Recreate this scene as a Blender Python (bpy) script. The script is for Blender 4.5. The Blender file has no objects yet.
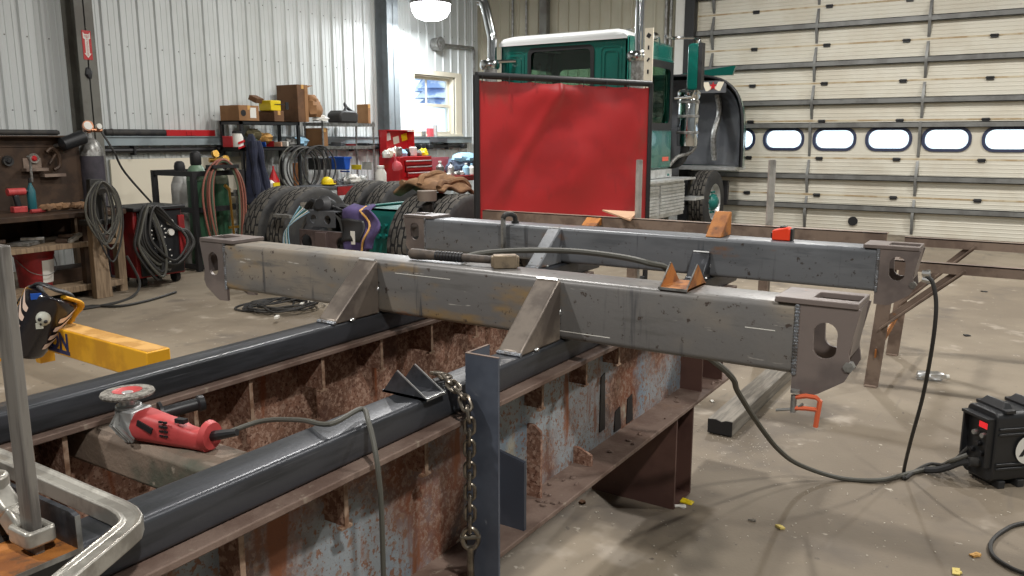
import bpy, math, random
from mathutils import Vector as V, Matrix, noise
RN = random.Random(11)
COL = bpy.context.scene.collection
PI = math.pi
# ------------------------------------------------------------------ camera model (metres; +Y runs along the girders, +X along the cross beams)
FPX, PITCH, YAW, EYE = 810.0, math.radians(10.49), math.radians(32.55), 1.55
FW = V((-math.sin(YAW)*math.cos(PITCH), math.cos(YAW)*math.cos(PITCH), -math.sin(PITCH)))
RT = V((math.cos(YAW), math.sin(YAW), 0)); UP = RT.cross(FW)
CAM = V((0, 0, EYE))
def ray(x, y): return FW + RT*((x-512)/FPX) - UP*((y-288)/FPX)
def atz(x, y, z): d = ray(x, y); return CAM + d*((z-EYE)/d.z)
def atY(x, y, v): d = ray(x, y); return CAM + d*(v/d.y)
def atX(x, y, v): d = ray(x, y); return CAM + d*(v/d.x)
# ------------------------------------------------------------------ materials
def lin(c):
    return tuple(((v/255)/12.92 if v/255 <= .04045 else (((v/255)+.055)/1.055)**2.4) for v in c) + (1,)
class NT:
    def __init__(s, m):
        s.t = m.node_tree; s.n = s.t.nodes; s.l = s.t.links
    def new(s, k, **kw):
        n = s.n.new(k)
        for a, b in kw.items(): setattr(n, a, b)
        return n
    def ln(s, a, b): s.l.new(a, b)
    def noise(s, vec, scale, detail=4, rough=.6):
        n = s.new('ShaderNodeTexNoise'); n.inputs['Scale'].default_value = scale
        n.inputs['Detail'].default_value = detail; n.inputs['Roughness'].default_value = rough
        s.ln(vec, n.inputs['Vector']); return n.outputs['Fac']
    def step(s, fac, a, b):
        n = s.new('ShaderNodeMapRange'); n.interpolation_type = 'SMOOTHSTEP'
        n.inputs[1].default_value = a; n.inputs[2].default_value = b
        s.ln(fac, n.inputs[0]); return n.outputs[0]
    def mix(s, fac, a, b):
        n = s.new('ShaderNodeMix'); n.data_type = 'RGBA'
        if isinstance(fac, (int, float)): n.inputs[0].default_value = fac
        else: s.ln(fac, n.inputs[0])
        for i, c in ((6, a), (7, b)):
            if isinstance(c, tuple): n.inputs[i].default_value = lin(c) if len(c) == 3 else c
            else: s.ln(c, n.inputs[i])
        return n.outputs[2]
MATS = {}
def M(name, col, rough=.5, metal=0., col2=None, s=4., lo=.42, hi=.62, layers=(), bump=0., bs=60., stretch=(1, 1, 1), spec=.5, coat=0., emit=0.):
    """col fades to col2 by noise; layers = [(colour, scale, lo, hi, stretch)] of spots laid over it."""
    if name in MATS: return MATS[name]
    m = bpy.data.materials.new(name); m.use_nodes = True; q = NT(m)
    b = q.n['Principled BSDF']
    b.inputs['Roughness'].default_value = rough; b.inputs['Metallic'].default_value = metal
    b.inputs['Specular IOR Level'].default_value = spec; b.inputs['Coat Weight'].default_value = coat
    tc = q.new('ShaderNodeTexCoord').outputs['Object']
    def vec(st):
        if st == (1, 1, 1): return tc
        mp = q.new('ShaderNodeMapping'); mp.inputs['Scale'].default_value = st; q.ln(tc, mp.inputs['Vector']); return mp.outputs[0]
    if col2 is None and not layers: b.inputs['Base Color'].default_value = lin(col)
    else:
        c = q.mix(q.step(q.noise(vec(stretch), s), lo, hi), tuple(col), tuple(col2 or col))
        for L in layers:
            c = q.mix(q.step(q.noise(vec(L[4] if len(L) > 4 else (1, 1, 1)), L[1]), L[2], L[3]), c, tuple(L[0]))
        q.ln(c, b.inputs['Base Color'])
    if bump:
        bn = q.new('ShaderNodeBump'); bn.inputs['Strength'].default_value = bump; bn.inputs['Distance'].default_value = .01
        q.ln(q.noise(tc, bs, 5), bn.inputs['Height']); q.ln(bn.outputs[0], b.inputs['Normal'])
    if emit:
        b.inputs['Emission Color'].default_value = lin(col); b.inputs['Emission Strength'].default_value = emit
    MATS[name] = m; return m
def glass(name, col, alpha=.25, rough=.05):
    if name in MATS: return MATS[name]
    m = bpy.data.materials.new(name); m.use_nodes = True; q = NT(m)
    q.n.remove(q.n['Principled BSDF'])
    t = q.new('ShaderNodeBsdfTransparent'); t.inputs[0].default_value = lin(col)
    g = q.new('ShaderNodeBsdfGlossy'); g.inputs['Roughness'].default_value = rough
    x = q.new('ShaderNodeMixShader'); x.inputs[0].default_value = alpha
    q.ln(t.outputs[0], x.inputs[1]); q.ln(g.outputs[0], x.inputs[2]); q.ln(x.outputs[0], q.n['Material Output'].inputs[0])
    MATS[name] = m; return m
# ------------------------------------------------------------------ mesh builder
def frame_of(d):
    d = V(d).normalized(); a = V((0, 0, 1)) if abs(d.z) < .95 else V((1, 0, 0))
    u = a.cross(d).normalized(); return u, d.cross(u)
def spline(pts, k=6, closed=False):
    P = [V(p) for p in pts]; n = len(P); out = []
    g = (lambda i: P[i % n]) if closed else (lambda i: P[max(0, min(n-1, i))])
    for i in range(n if closed else n-1):
        a, b, c, d = g(i-1), g(i), g(i+1), g(i+2)
        for j in range(k):
            t = j/k
            out.append(.5*((2*b) + (c-a)*t + (2*a-5*b+4*c-d)*t*t + (3*b-a-3*c+d)*t**3))
    if not closed: out.append(P[-1])
    return out
def rrect(x0, x1, y0, y1, r, k=4):
    out = []
    for cx, cy, a in ((x1-r, y1-r, 0), (x0+r, y1-r, 90), (x0+r, y0+r, 180), (x1-r, y0+r, 270)):
        for i in range(k+1):
            t = math.radians(a+90*i/k); out.append((cx+r*math.cos(t), cy+r*math.sin(t)))
    return out
class MB:
    def __init__(s): s.v = []; s.f = []; s.mi = []; s.cur = 0
    def add(s, vs, fs):
        o = len(s.v); s.v += [V(p) for p in vs]
        for f in fs: s.f.append([i+o for i in f]); s.mi.append(s.cur)
        return s
    def box(s, x0, x1, y0, y1, z0, z1):
        return s.add([(x, y, z) for x in (x0, x1) for y in (y0, y1) for z in (z0, z1)],
                     [(0, 1, 3, 2), (4, 6, 7, 5), (0, 4, 5, 1), (2, 3, 7, 6), (0, 2, 6, 4), (1, 5, 7, 3)])
    def obox(s, c, sz, rz=0, rx=0, ry=0, taper=1.):
        m = Matrix.Rotation(rz, 3, 'Z') @ Matrix.Rotation(ry, 3, 'Y') @ Matrix.Rotation(rx, 3, 'X')
        vs = [V(c)+m @ V((x*sz[0]/2*(taper if z > 0 else 1), y*sz[1]/2*(taper if z > 0 else 1), z*sz[2]/2)) for x in (-1, 1) for y in (-1, 1) for z in (-1, 1)]
        return s.add(vs, [(0, 1, 3, 2), (4, 6, 7, 5), (0, 4, 5, 1), (2, 3, 7, 6), (0, 2, 6, 4), (1, 5, 7, 3)])
    def bar(s, p, q, w, h, up=(0, 0, 1)):
        p, q = V(p), V(q); d = (q-p).normalized(); u = V(up).cross(d).normalized(); n = d.cross(u)
        vs = [e+u*(a*w/2)+n*(b*h/2) for e in (p, q) for a, b in ((-1, -1), (1, -1), (1, 1), (-1, 1))]
        return s.add(vs, [(3, 2, 1, 0), (4, 5, 6, 7)]+[(i, (i+1) % 4, (i+1) % 4+4, i+4) for i in range(4)])
    def sweep(s, prof, p, q, up=(0, 0, 1)):      # profile (a across, b up) from p to q
        p, q = V(p), V(q); d = (q-p).normalized(); u = d.cross(V(up)).normalized(); n = u.cross(d); k = len(prof)
        vs = [e+u*a+n*b for e in (p, q) for a, b in prof]
        return s.add(vs, [list(range(k)), list(range(2*k-1, k-1, -1))]+[((i+1) % k, i, i+k, (i+1) % k+k) for i in range(k)])
    def cyl(s, p, q, r, r2=None, n=16):
        r2 = r if r2 is None else r2; p, q = V(p), V(q); u, w = frame_of(q-p)
        vs = [e+(u*math.cos(2*PI*i/n)+w*math.sin(2*PI*i/n))*rr for e, rr in ((p, r), (q, r2)) for i in range(n)]
        return s.add(vs, [list(range(n-1, -1, -1)), list(range(n, 2*n))]+[(i, (i+1) % n, (i+1) % n+n, i+n) for i in range(n)])
    def tube(s, pts, r, n=8, closed=False, flat=1.):
        P = [V(p) for p in pts]; k = len(P); vs = []
        u = None
        for i in range(k):
            d = (P[(i+1) % k]-P[i-1]) if closed else (P[min(k-1, i+1)]-P[max(0, i-1)])
            if d.length < 1e-9: d = V((0, 0, 1))
            d.normalize()
            if u is None: u, _ = frame_of(d)
            u = (u-d*u.dot(d)); u = u.normalized() if u.length > 1e-6 else frame_of(d)[0]; w = d.cross(u)
            rr = r[i] if isinstance(r, (list, tuple)) else r
            vs += [P[i]+(u*math.cos(2*PI*j/n)+w*math.sin(2*PI*j/n)*flat)*rr for j in range(n)]
        fs = [(i*n+j, i*n+(j+1) % n, ((i+1) % k)*n+(j+1) % n, ((i+1) % k)*n+j) for i in range(k if closed else k-1) for j in range(n)]
        if not closed: fs += [list(range(n-1, -1, -1)), list(range((k-1)*n, k*n))]
        return s.add(vs, fs)
    def lathe(s, prof, c=(0, 0, 0), n=24, axis=(0, 0, 1), cap=True):   # prof (r, h)
        u, w = frame_of(axis); a = V(axis).normalized(); c = V(c); k = len(prof)
        vs = [c+a*h+(u*math.cos(2*PI*i/n)+w*math.sin(2*PI*i/n))*max(r, 1e-4) for r, h in prof for i in range(n)]
        fs = [(j*n+i, j*n+(i+1) % n, (j+1)*n+(i+1) % n, (j+1)*n+i) for j in range(k-1) for i in range(n)]
        if cap: fs += [list(range(n-1, -1, -1)), list(range((k-1)*n, k*n))]
        return s.add(vs, fs)
    def prism(s, poly, plane, lo, hi):
        k = len(poly)
        mk = {'xz': lambda a, b, t: (a, t, b), 'yz': lambda a, b, t: (t, a, b), 'xy': lambda a, b, t: (a, b, t)}[plane]
        vs = [mk(a, b, t) for t in (lo, hi) for a, b in poly]
        return s.add(vs, [list(range(k)), list(range(2*k-1, k-1, -1))]+[((i+1) % k, i, i+k, (i+1) % k+k) for i in range(k)])
    def plate(s, outer, hole, plane, lo, hi):    # plate with one hole; the outline is resampled to the hole's rays
        cx = sum(a for a, b in hole)/len(hole); cy = sum(b for a, b in hole)/len(hole); out = []
        seg = list(zip(outer, outer[1:]+outer[:1]))
        ang = sorted(set([round(math.atan2(b-cy, a-cx), 5) for a, b in hole]+[round(math.atan2(b-cy, a-cx), 5) for a, b in outer]))
        def hit(sg, t):
            dx, dy = math.cos(t), math.sin(t); best = None
            for (ax, ay), (bx, by) in sg:
                ex, ey = bx-ax, by-ay; den = dx*ey-dy*ex
                if abs(den) < 1e-12: continue
                k = ((ax-cx)*ey-(ay-cy)*ex)/den; m = ((ax-cx)*dy-(ay-cy)*dx)/den
                if k > 0 and -1e-4 <= m <= 1+1e-4: best = k if best is None else max(best, k)
            best = best or .001
            return (cx+dx*best, cy+dy*best)
        hs = list(zip(hole, hole[1:]+hole[:1]))
        O = [hit(seg, t) for t in ang]; I = [hit(hs, t) for t in ang]; n = len(ang)
        mk = {'xz': lambda a, b, t: (a, t, b), 'yz': lambda a, b, t: (t, a, b), 'xy': lambda a, b, t: (a, b, t)}[plane]
        vs = [mk(a, b, t) for t in (lo, hi) for L in (O, I) for a, b in L]
        fs = []
        for i in range(n):
            j = (i+1) % n
            fs += [(i, j, n+j, n+i), (2*n+j, 2*n+i, 3*n+i, 3*n+j), (j, i, 2*n+i, 2*n+j), (n+i, n+j, 3*n+j, 3*n+i)]
        return s.add(vs, fs)
    def grid(s, fn, nu, nv):
        vs = [fn(i/nu, j/nv) for i in range(nu+1) for j in range(nv+1)]
        return s.add(vs, [(i*(nv+1)+j, (i+1)*(nv+1)+j, (i+1)*(nv+1)+j+1, i*(nv+1)+j+1) for i in range(nu) for j in range(nv)])
    def blob(s, c, r, n=16, amp=.0, fr=3., seed=0, rz=0, flat=False):
        c = V(c); m = n//2; vs = []; mt = Matrix.Rotation(rz, 3, 'Z')
        for j in range(m+1):
            for i in range(n):
                th = PI*j/m; ph = 2*PI*i/n
                d = V((math.sin(th)*math.cos(ph), math.sin(th)*math.sin(ph), math.cos(th)))
                k = 1+amp*noise.noise(d*fr+V((seed, seed*.7, 3)))*2
                p = V((d.x*r[0]*k, d.y*r[1]*k, d.z*r[2]*k))
                if flat and p.z < -r[2]*.55: p.z = -r[2]*.55
                vs.append(c+mt @ p)
        return s.add(vs, [(j*n+i, (j+1)*n+i, (j+1)*n+(i+1) % n, j*n+(i+1) % n) for j in range(m) for i in range(n)])
    def build(s, name, mats, parent=None, bevel=0., sharp=35, thick=0., bseg=2):
        me = bpy.data.meshes.new(name)
        if parent is None:
            lo = [min(p[i] for p in s.v) for i in range(3)]; hi = [max(p[i] for p in s.v) for i in range(3)]
            off = V(((lo[0]+hi[0])/2, (lo[1]+hi[1])/2, lo[2]))
        else:
            off = V((0, 0, 0)); p = parent
            while p is not None: off = off+p.location; p = p.parent
        me.from_pydata([p-off for p in s.v], [], s.f)
        for m in (mats if isinstance(mats, (list, tuple)) else [mats]): me.materials.append(m)
        me.polygons.foreach_set('material_index', s.mi)
        import bmesh
        bm = bmesh.new(); bm.from_mesh(me); bmesh.ops.recalc_face_normals(bm, faces=bm.faces); bm.to_mesh(me); bm.free()
        me.polygons.foreach_set('use_smooth', [True]*len(me.polygons))
        me.set_sharp_from_angle(angle=math.radians(sharp)); me.update()
        o = bpy.data.objects.new(name, me); COL.objects.link(o)
        if parent is None: o.location = off
        else: o.parent = parent
        if thick:
            md = o.modifiers.new('thick', 'SOLIDIFY'); md.thickness = thick; md.offset = 0
        if bevel:
            md = o.modifiers.new('bevel', 'BEVEL'); md.width = bevel; md.segments = bseg; md.limit_method = 'ANGLE'; md.angle_limit = math.radians(40)
        return o
def thing(name, label, cat, loc=(0, 0, 0), group=None):
    o = bpy.data.objects.new(name, None); COL.objects.link(o); o.location = V(loc); o.empty_display_size = .1
    return tag(o, label, cat, group)
def tag(o, label=None, cat=None, group=None, kind=None):
    for k, v in (('label', label), ('category', cat), ('group', group), ('kind', kind)):
        if v: o[k] = v
    return o
def struct(name, mb, mats, parent=None, **kw):
    o = mb.build(name, mats, parent, **kw)
    if parent is None: o['kind'] = 'structure'
    return o
def dup(o, parent=None):
    c = o.copy(); COL.objects.link(c); c.parent = parent
    for ch in list(o.children): dup(ch, c)
    return c
def text(name, body, size, mat, origin, xdir, ydir, parent, depth=.001, bold=0.):
    cu = bpy.data.curves.new(name, 'FONT'); cu.body = body; cu.size = size; cu.extrude = depth; cu.offset = bold
    cu.align_x = 'CENTER'; cu.align_y = 'CENTER'
    t = bpy.data.objects.new(name, cu); COL.objects.link(t)
    bpy.context.view_layer.update()
    me = bpy.data.meshes.new_from_object(t.evaluated_get(bpy.context.evaluated_depsgraph_get()))
    bpy.data.objects.remove(t); me.materials.clear(); me.materials.append(mat)
    x, y = V(xdir).normalized(), V(ydir).normalized(); z = x.cross(y)
    off = V((0, 0, 0)); p = parent
    while p is not None: off = off+p.location; p = p.parent
    for vtx in me.vertices: vtx.co = V(origin)+x*vtx.co.x+y*vtx.co.y+z*vtx.co.z-off
    o = bpy.data.objects.new(name, me); COL.objects.link(o); o.parent = parent
    return o
# ------------------------------------------------------------------ palette
m_floor = M('concrete floor', (136, 125, 108), .7, 0, (114, 103, 88), s=.8, lo=.35, hi=.65, bump=.15, bs=60,
            layers=[((100, 91, 80), 1.5, .55, .72), ((160, 150, 136), 2.6, .6, .75), ((176, 168, 154), 16, .66, .74), ((92, 84, 75), 21, .66, .74), ((112, 103, 91), 3, .64, .74, (2, .3, 1))])
m_wall = M('white ribbed metal', (206, 210, 209), .45, 0, (196, 200, 198), s=.6)
m_tan = M('tan ribbed metal', (176, 171, 152), .5, 0, (166, 160, 140), s=.6)
m_white = M('white paint', (214, 212, 205), .6)
m_col = M('grey primed column', (112, 111, 104), .55, 0, (96, 93, 86), s=3)
m_colb = M('grey galvanised column', (128, 136, 140), .5, .2, (118, 124, 126), s=3)
m_girt = M('blue grey girt', (146, 158, 162), .5, .1, (132, 143, 147), s=2)
m_black = M('black paint', (28, 28, 30), .5)
m_blackp = M('black plastic', (34, 35, 37), .42)
m_rubber = M('black rubber', (40, 40, 41), .75, 0, (58, 56, 53), s=9)
m_rubw = M('dusty tyre rubber', (66, 63, 59), .85, 0, (88, 84, 77), s=7, lo=.4, hi=.7)
m_rubd = M('tyre groove rubber', (20, 20, 20), .9)
m_rubs = M('tyre sidewall rubber', (40, 40, 41), .7, 0, (54, 53, 51), s=5)
m_cable = M('grey cable sheath', (78, 77, 70), .6)
m_cord = M('dark cable sheath', (45, 44, 42), .6)
m_chrome = M('chrome', (205, 208, 210), .12, 1.)
m_alu = M('polished aluminium', (205, 207, 206), .35, .5, (182, 184, 182), s=8)
m_galv = M('zinc steel', (146, 146, 143), .38, .5, (112, 110, 106), s=20)
m_steel = M('ground bare steel', (205, 206, 205), .3, .9)
m_mill = M('dark mill scale tube', (70, 72, 77), .36, .35, (50, 52, 55), s=3, stretch=(6, .6, 6), bump=.05,
           layers=[((98, 100, 105), 5, .62, .75, (9, .4, 9)), ((120, 82, 56), 6, .74, .79)])
m_beam = M('grey mill scale beam', (144, 134, 120), .4, .1, (116, 114, 112), s=1.1, lo=.44, hi=.58, stretch=(1, 1.5, 1.5), bump=.08,
           layers=[((104, 102, 99), 7, .54, .72, (.6, 1, 4)), ((146, 122, 86), 2.6, .55, .7, (1, 1, 3)), ((166, 104, 54), 5, .64, .74, (.8, 1, 1.8)), ((78, 78, 80), 3.2, .62, .72, (5, 1, .4)), ((190, 186, 178), 24, .67, .74, (.3, 1, 3)), ((74, 64, 58), 46, .62, .7)])
m_beamd = M('blue grey mill scale beam', (118, 121, 125), .4, .15, (98, 101, 105), s=1.6, stretch=(.7, 3, 3), bump=.08,
           layers=[((98, 101, 105), 7, .56, .72, (.6, 1, 4)), ((132, 96, 70), 4.2, .62, .74, (.8, 1, 1.6)), ((78, 80, 84), 3, .62, .72, (5, 1, .4)), ((182, 182, 182), 24, .72, .77, (.3, 1, 3)), ((70, 62, 58), 46, .62, .7)])
m_brk = M('brown mill scale plate', (124, 113, 108), .45, .15, (104, 95, 92), s=5, bump=.05, layers=[((158, 102, 48), 9, .7, .77)])
m_gus = M('worn steel gusset', (138, 128, 118), .42, .5, (108, 99, 92), s=8, bump=.06, layers=[((176, 172, 166), 14, .66, .76)])
m_weld = M('weld bead', (142, 146, 152), .35, .7, (104, 100, 98), s=40, bump=.4, bs=120)
m_rustg = M('rusted painted web', (120, 72, 50), .75, .05, (98, 68, 54), s=6, bump=.2, bs=110,
            layers=[((146, 118, 102), 70, .48, .6), ((146, 153, 157), 1.7, .42, .58, (1, 1, .9)), ((124, 138, 150), 3.5, .54, .68), ((132, 98, 80), 75, .53, .62), ((140, 112, 94), 22, .58, .68), ((128, 80, 54), 2.6, .59, .68, (2.5, 2.5, .5)), ((168, 164, 148), 4, .62, .74), ((104, 76, 62), 120, .62, .7)])
m_rusti = M('rusted web', (134, 98, 80), .8, .05, (112, 80, 64), s=4, bump=.2, bs=120,
            layers=[((164, 134, 116), 65, .46, .6), ((92, 58, 44), 95, .55, .64), ((132, 74, 42), 2.6, .6, .7, (3, 3, .4)), ((80, 52, 42), 2.2, .62, .75)])
m_flange = M('brown rusted flange', (124, 105, 94), .75, .05, (104, 84, 74), s=7, bump=.2, layers=[((140, 126, 112), 26, .62, .72), ((122, 100, 86), 5, .58, .7)])
m_edge = M('bare tan edge', (158, 134, 114), .65, 0, (120, 90, 70), s=30)
m_stand = M('maroon primed plate', (90, 64, 56), .6, .05, (76, 52, 46), s=3, layers=[((120, 92, 80), 18, .7, .76)])
m_horse = M('brown rusty angle iron', (132, 115, 102), .5, .05, (106, 90, 80), s=6, layers=[((150, 104, 64), 5, .68, .77), ((140, 126, 114), 22, .66, .74)])
m_rusto = M('orange rust', (172, 110, 50), .7, .1, (134, 82, 42), s=14, bump=.2, layers=[((104, 72, 46), 26, .58, .68)])
m_blue = M('blue grey steel angle', (92, 99, 112), .42, .25, (74, 80, 92), s=4, layers=[((128, 134, 142), 20, .7, .78)])
m_stone = M('weathered crosspiece', (124, 108, 94), .75, 0, (102, 92, 80), s=5, bump=.3, layers=[((78, 80, 68), 6, .48, .66), ((146, 136, 122), 40, .64, .72), ((150, 108, 66), 5, .7, .78)])
m_toolred = M('red tool plastic', (190, 72, 72), .5, 0, (172, 62, 62), s=12, layers=[((122, 78, 72), 16, .68, .77), ((206, 116, 112), 30, .68, .76)])
m_red = M('red enamel', (186, 32, 38), .35, coat=.3)
m_dred = M('dull red paint', (150, 34, 36), .5, 0, (120, 30, 32), s=9)
m_vinyl = M('red vinyl curtain', (178, 40, 42), .34, 0, (158, 38, 40), s=1.6, bump=.1, bs=5, layers=[((146, 62, 54), 1.6, .56, .72, (1, 1, .6)), ((150, 40, 38), 6, .6, .75, (1, 1, .3))])
m_teal = M('teal truck enamel', (10, 90, 80), .22, 0, (8, 78, 70), s=1, coat=.5)
m_tealp = M('teal frame paint', (20, 104, 96), .4)
m_roofw = M('white roof enamel', (205, 208, 208), .3, coat=.3)
m_yellow = M('yellow lift paint', (222, 164, 30), .45, 0, (200, 142, 26), s=5, layers=[((120, 84, 40), 22, .72, .77)])
m_dusty = M('dusty yellow top', (206, 160, 92), .7, 0, (178, 132, 66), s=8)
m_navy = M('navy paint', (36, 42, 84), .5)
m_wood = M('worn timber', (142, 122, 98), .75, 0, (114, 96, 76), s=4, stretch=(9, 9, .8), bump=.15)
m_woodg = M('grey timber', (128, 122, 112), .75, 0, (102, 97, 89), s=4, stretch=(10, .8, 10), bump=.15)
m_card = M('brown cardboard', (150, 110, 72), .8, 0, (134, 96, 60), s=3)
m_cardd = M('dark cardboard', (108, 76, 50), .8, 0, (92, 64, 42), s=3)
m_green = M('green cylinder paint', (44, 82, 58), .4, 0, (36, 68, 48), s=4)
m_lgreen = M('pale green shoulder', (104, 130, 108), .45)
m_cylw = M('white cylinder paint', (176, 176, 172), .45, 0, (150, 150, 146), s=4)
m_argon = M('dark argon paint', (66, 62, 70), .5, 0, (52, 50, 56), s=5)
m_brown = M('dark brown bench steel', (74, 56, 42), .55, .3, (56, 42, 32), s=5, layers=[((110, 84, 60), 9, .68, .77)])
m_brass = M('brass', (190, 150, 74), .3, .9)
m_blueb = M('blue plastic', (30, 84, 178), .4)
m_yel = M('yellow plastic', (222, 196, 24), .45)
m_cloth = M('navy cloth', (42, 46, 66), .9, 0, (30, 34, 50), s=6)
m_purple = M('purple fleece', (82, 70, 112), .95, 0, (68, 58, 96), s=8, bump=.2)
m_canvas = M('brown canvas', (140, 108, 78), .9, 0, (112, 84, 60), s=8, bump=.2)
m_paper = M('white paper', (222, 220, 212), .7)
m_cream = M('cream paint', (224, 216, 196), .55)
m_door = M('cream door skin', (212, 208, 194), .5, 0, (204, 198, 182), s=1.2, layers=[((184, 164, 132), 1.6, .66, .86, (.7, 1, 4)), ((176, 160, 132), 18, .73, .8)])
m_stain = M('brown drip stain', (168, 146, 112), .6, 0, (198, 186, 160), s=3, lo=.4, hi=.6)
m_strut = M('door strut steel', (122, 123, 121), .45, .2, (104, 104, 102), s=3)
m_pink = M('pink plastic', (214, 92, 100), .4)
m_lblue = M('light blue cloth', (150, 190, 214), .85)
m_orange = M('orange clamp enamel', (206, 96, 60), .45)
m_tape = M('fluorescent orange case', (250, 70, 34), .45)
m_snow = M('snow', (244, 247, 252), .9)
m_bark = M('frosted conifer', (214, 222, 234), .9, 0, (140, 164, 206), s=1.2, lo=.45, hi=.55)
m_lamp = M('lamp lens', (250, 252, 255), .4, emit=14.)
m_hoodin = M('dark hood underside', (74, 76, 80), .5, 0, (90, 92, 95), s=3, layers=[((108, 110, 112), 9, .7, .8)])
g_clear = glass('clear pane', (238, 244, 246), .08)
g_teal = glass('green cab glass', (214, 232, 222), .06)
m_plastic = glass('clear bottle plastic', (240, 244, 248), .45, .3)
# ------------------------------------------------------------------ the hall
XW, YD, XR, YR, ZC = -10.0, 14.34, 6.0, -5.0, 5.6
struct('floor', MB().box(XW-.3, XR+.3, YR-.3, YD+.3, -.2, 0), m_floor)
struct('ceiling', MB().box(XW-.3, XR+.3, YR-.3, YD+.3, ZC, ZC+.15), m_colb)
struct('wall_right', MB().box(XR, XR+.2, YR, YD, 0, ZC), m_colb)
struct('wall_rear', MB().box(XW, XR, YR-.2, YR, 0, ZC), m_colb)
WY0, WY1, WZ0, WZ1 = 12.22, 13.52, 1.63, 2.74
b = MB(); b.box(XW-.25, XW, YR, WY0, 0, ZC).box(XW-.25, XW, WY1, YD+.25, 0, ZC).box(XW-.25, XW, WY0, WY1, 0, WZ0).box(XW-.25, XW, WY0, WY1, WZ1, ZC)
def rib(b, y, z0, z1): b.prism([(XW-.002, y-.032), (XW+.026, y-.016), (XW+.026, y+.016), (XW-.002, y+.032)], 'xy', z0, z1)
y = YR+.15
while y < YD-.05:
    if WY0-.12 < y < WY1+.12: rib(b, y, 0, WZ0-.1); rib(b, y, WZ1+.1, ZC)
    else: rib(b, y, 0, ZC)
    for k in (-.042, .042):
        if not (WY0-.2 < y+k < WY1+.2): b.prism([(XW-.002, y+.125+k-.012), (XW+.006, y+.125+k-.004), (XW+.006, y+.125+k+.004), (XW-.002, y+.125+k+.012)], 'xy', 0, ZC)
    y += .25
b.cur = 1; y = YR+.15
while y < YD-.05:
    for z in (1.86, 2.7, 3.5):
        if not (WY0-.15 < y+.06 < WY1+.25 and z < WZ1+.1): b.box(XW-.001, XW+.006, y+.052, y+.066, z, z+.014)
    y += .25
struct('wall_left', b, [m_wall, m_strut])
DX0, DX1, DZ = -5.27, 1.3, 4.88
b = MB(); b.box(XW, DX0, YD, YD+.25, 0, ZC).box(DX1, XR, YD, YD+.25, 0, ZC).box(DX0, DX1, YD, YD+.25, DZ, ZC)
x = XW+.1
while x < DX0-.05:
    b.prism([(x-.03, YD+.002), (x-.014, YD-.028), (x+.014, YD-.028), (x+.03, YD+.002)], 'xy', 0, ZC); x += .225
struct('wall_back', b, m_tan)
# window with sashes, trim and the snowy yard beyond it
w = struct('window_1', MB().box(XW-.02, XW+.03, WY0-.09, WY0, WZ0-.02, WZ1+.09).box(XW-.02, XW+.03, WY1, WY1+.2, WZ0-.02, WZ1+.09)
           .box(XW-.02, XW+.03, WY0, WY1, WZ1, WZ1+.09).box(XW-.2, XW+.06, WY0-.1, WY1+.2, WZ0-.05, WZ0)
           .box(XW-.2, XW-.02, WY0, WY0+.02, WZ0, WZ1).box(XW-.2, XW-.02, WY1-.02, WY1, WZ0, WZ1).box(XW-.2, XW-.02, WY0, WY1, WZ1-.02, WZ1), m_cream, bevel=.004)
zm = (WZ0+WZ1)/2
s = MB()
for z0, z1, xo in ((WZ0, zm+.02, -.13), (zm-.02, WZ1-.02, -.17)):
    s.plate([(WY0+.02, z0), (WY1-.02, z0), (WY1-.02, z1), (WY0+.02, z1)], [(WY0+.07, z0+.05), (WY1-.07, z0+.05), (WY1-.07, z1-.05), (WY0+.07, z1-.05)], 'yz', XW+xo, XW+xo+.035)
s.box(XW-.165, XW-.14, (WY0+WY1)/2-.1, (WY0+WY1)/2-.07, zm, WZ1-.02)
s.build('sash', m_cream, w)
MB().box(XW-.155, XW-.152, WY0+.03, WY1-.03, WZ0+.02, WZ1-.03).build('pane', g_clear, w)
b = MB().box(-60, XW-.3, -10, 60, -.3, 0).box(-60, 40, YD+.4, 90, -.3, 0)
b.prism([(-60, 0), (-60, 6), (-40, 4.6), (-30, 3.0), (-22, 1.6), (-17, 0)], 'xz', 12, 70)
struct('ground', b, m_snow)
for i, (tx, ty, h, kind) in enumerate([(-34, 44, 7.5, 'tall blue shaded conifer nearest the window'), (-36, 52, 9, 'blue shaded conifer standing deeper in the yard'), (-44, 56, 12, 'tallest conifer at the back of the yard')]):
    t = thing('pine_tree', kind+' on snow', 'tree', (tx, ty, 2.), 'conifers outside the window')
    MB().cyl((tx, ty, 2.), (tx, ty, h*.9+2), .22, .05, 8).build('trunk', m_bark, t)
    b = MB()
    for k in range(9): b.lathe([(1.7*(1-k/10), h*.2+k*h*.085), (.1, h*.2+k*h*.085+h*.16)], (tx, ty, 2.), 11)
    b.build('foliage', m_bark, t)
# columns, girt, pipes and the wainscot
def hcol(n, y0, y1, m, x0=XW+.02, x1=XW+.3):
    struct(n, MB().box(x1-.016, x1, y0, y1, 0, ZC).box(x0, x0+.016, y0, y1, 0, ZC).box(x0, x1, (y0+y1)/2-.008, (y0+y1)/2+.008, 0, ZC), m)
CY0, CY1 = atX(79, 60, XW+.3).y, atX(97, 60, XW+.3).y
hcol('trim_1', CY0, CY1, m_col)
hcol('trim_2', atX(388, 60, XW+.3).y, atX(398, 60, XW+.3).y+.03, m_colb)
struct('trim_3', MB().box(-8.42, -8.26, YD-.16, YD-.03, 0, ZC), m_col)
gz0, gz1 = 1.455, 1.575
struct('trim_4', MB().box(XW+.03, XW+.11, CY1+.02, YD-.4, gz0, gz1).box(XW+.11, XW+.13, CY1+.02, YD-.4, gz1-.012, gz1), m_girt)
struct('trim_5', MB().box(DX0-.2, DX0-.05, YD-.1, YD-.03, 0, ZC).box(DX0-.05, DX0+.0, YD-.16, YD, 0, ZC), m_black)
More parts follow.
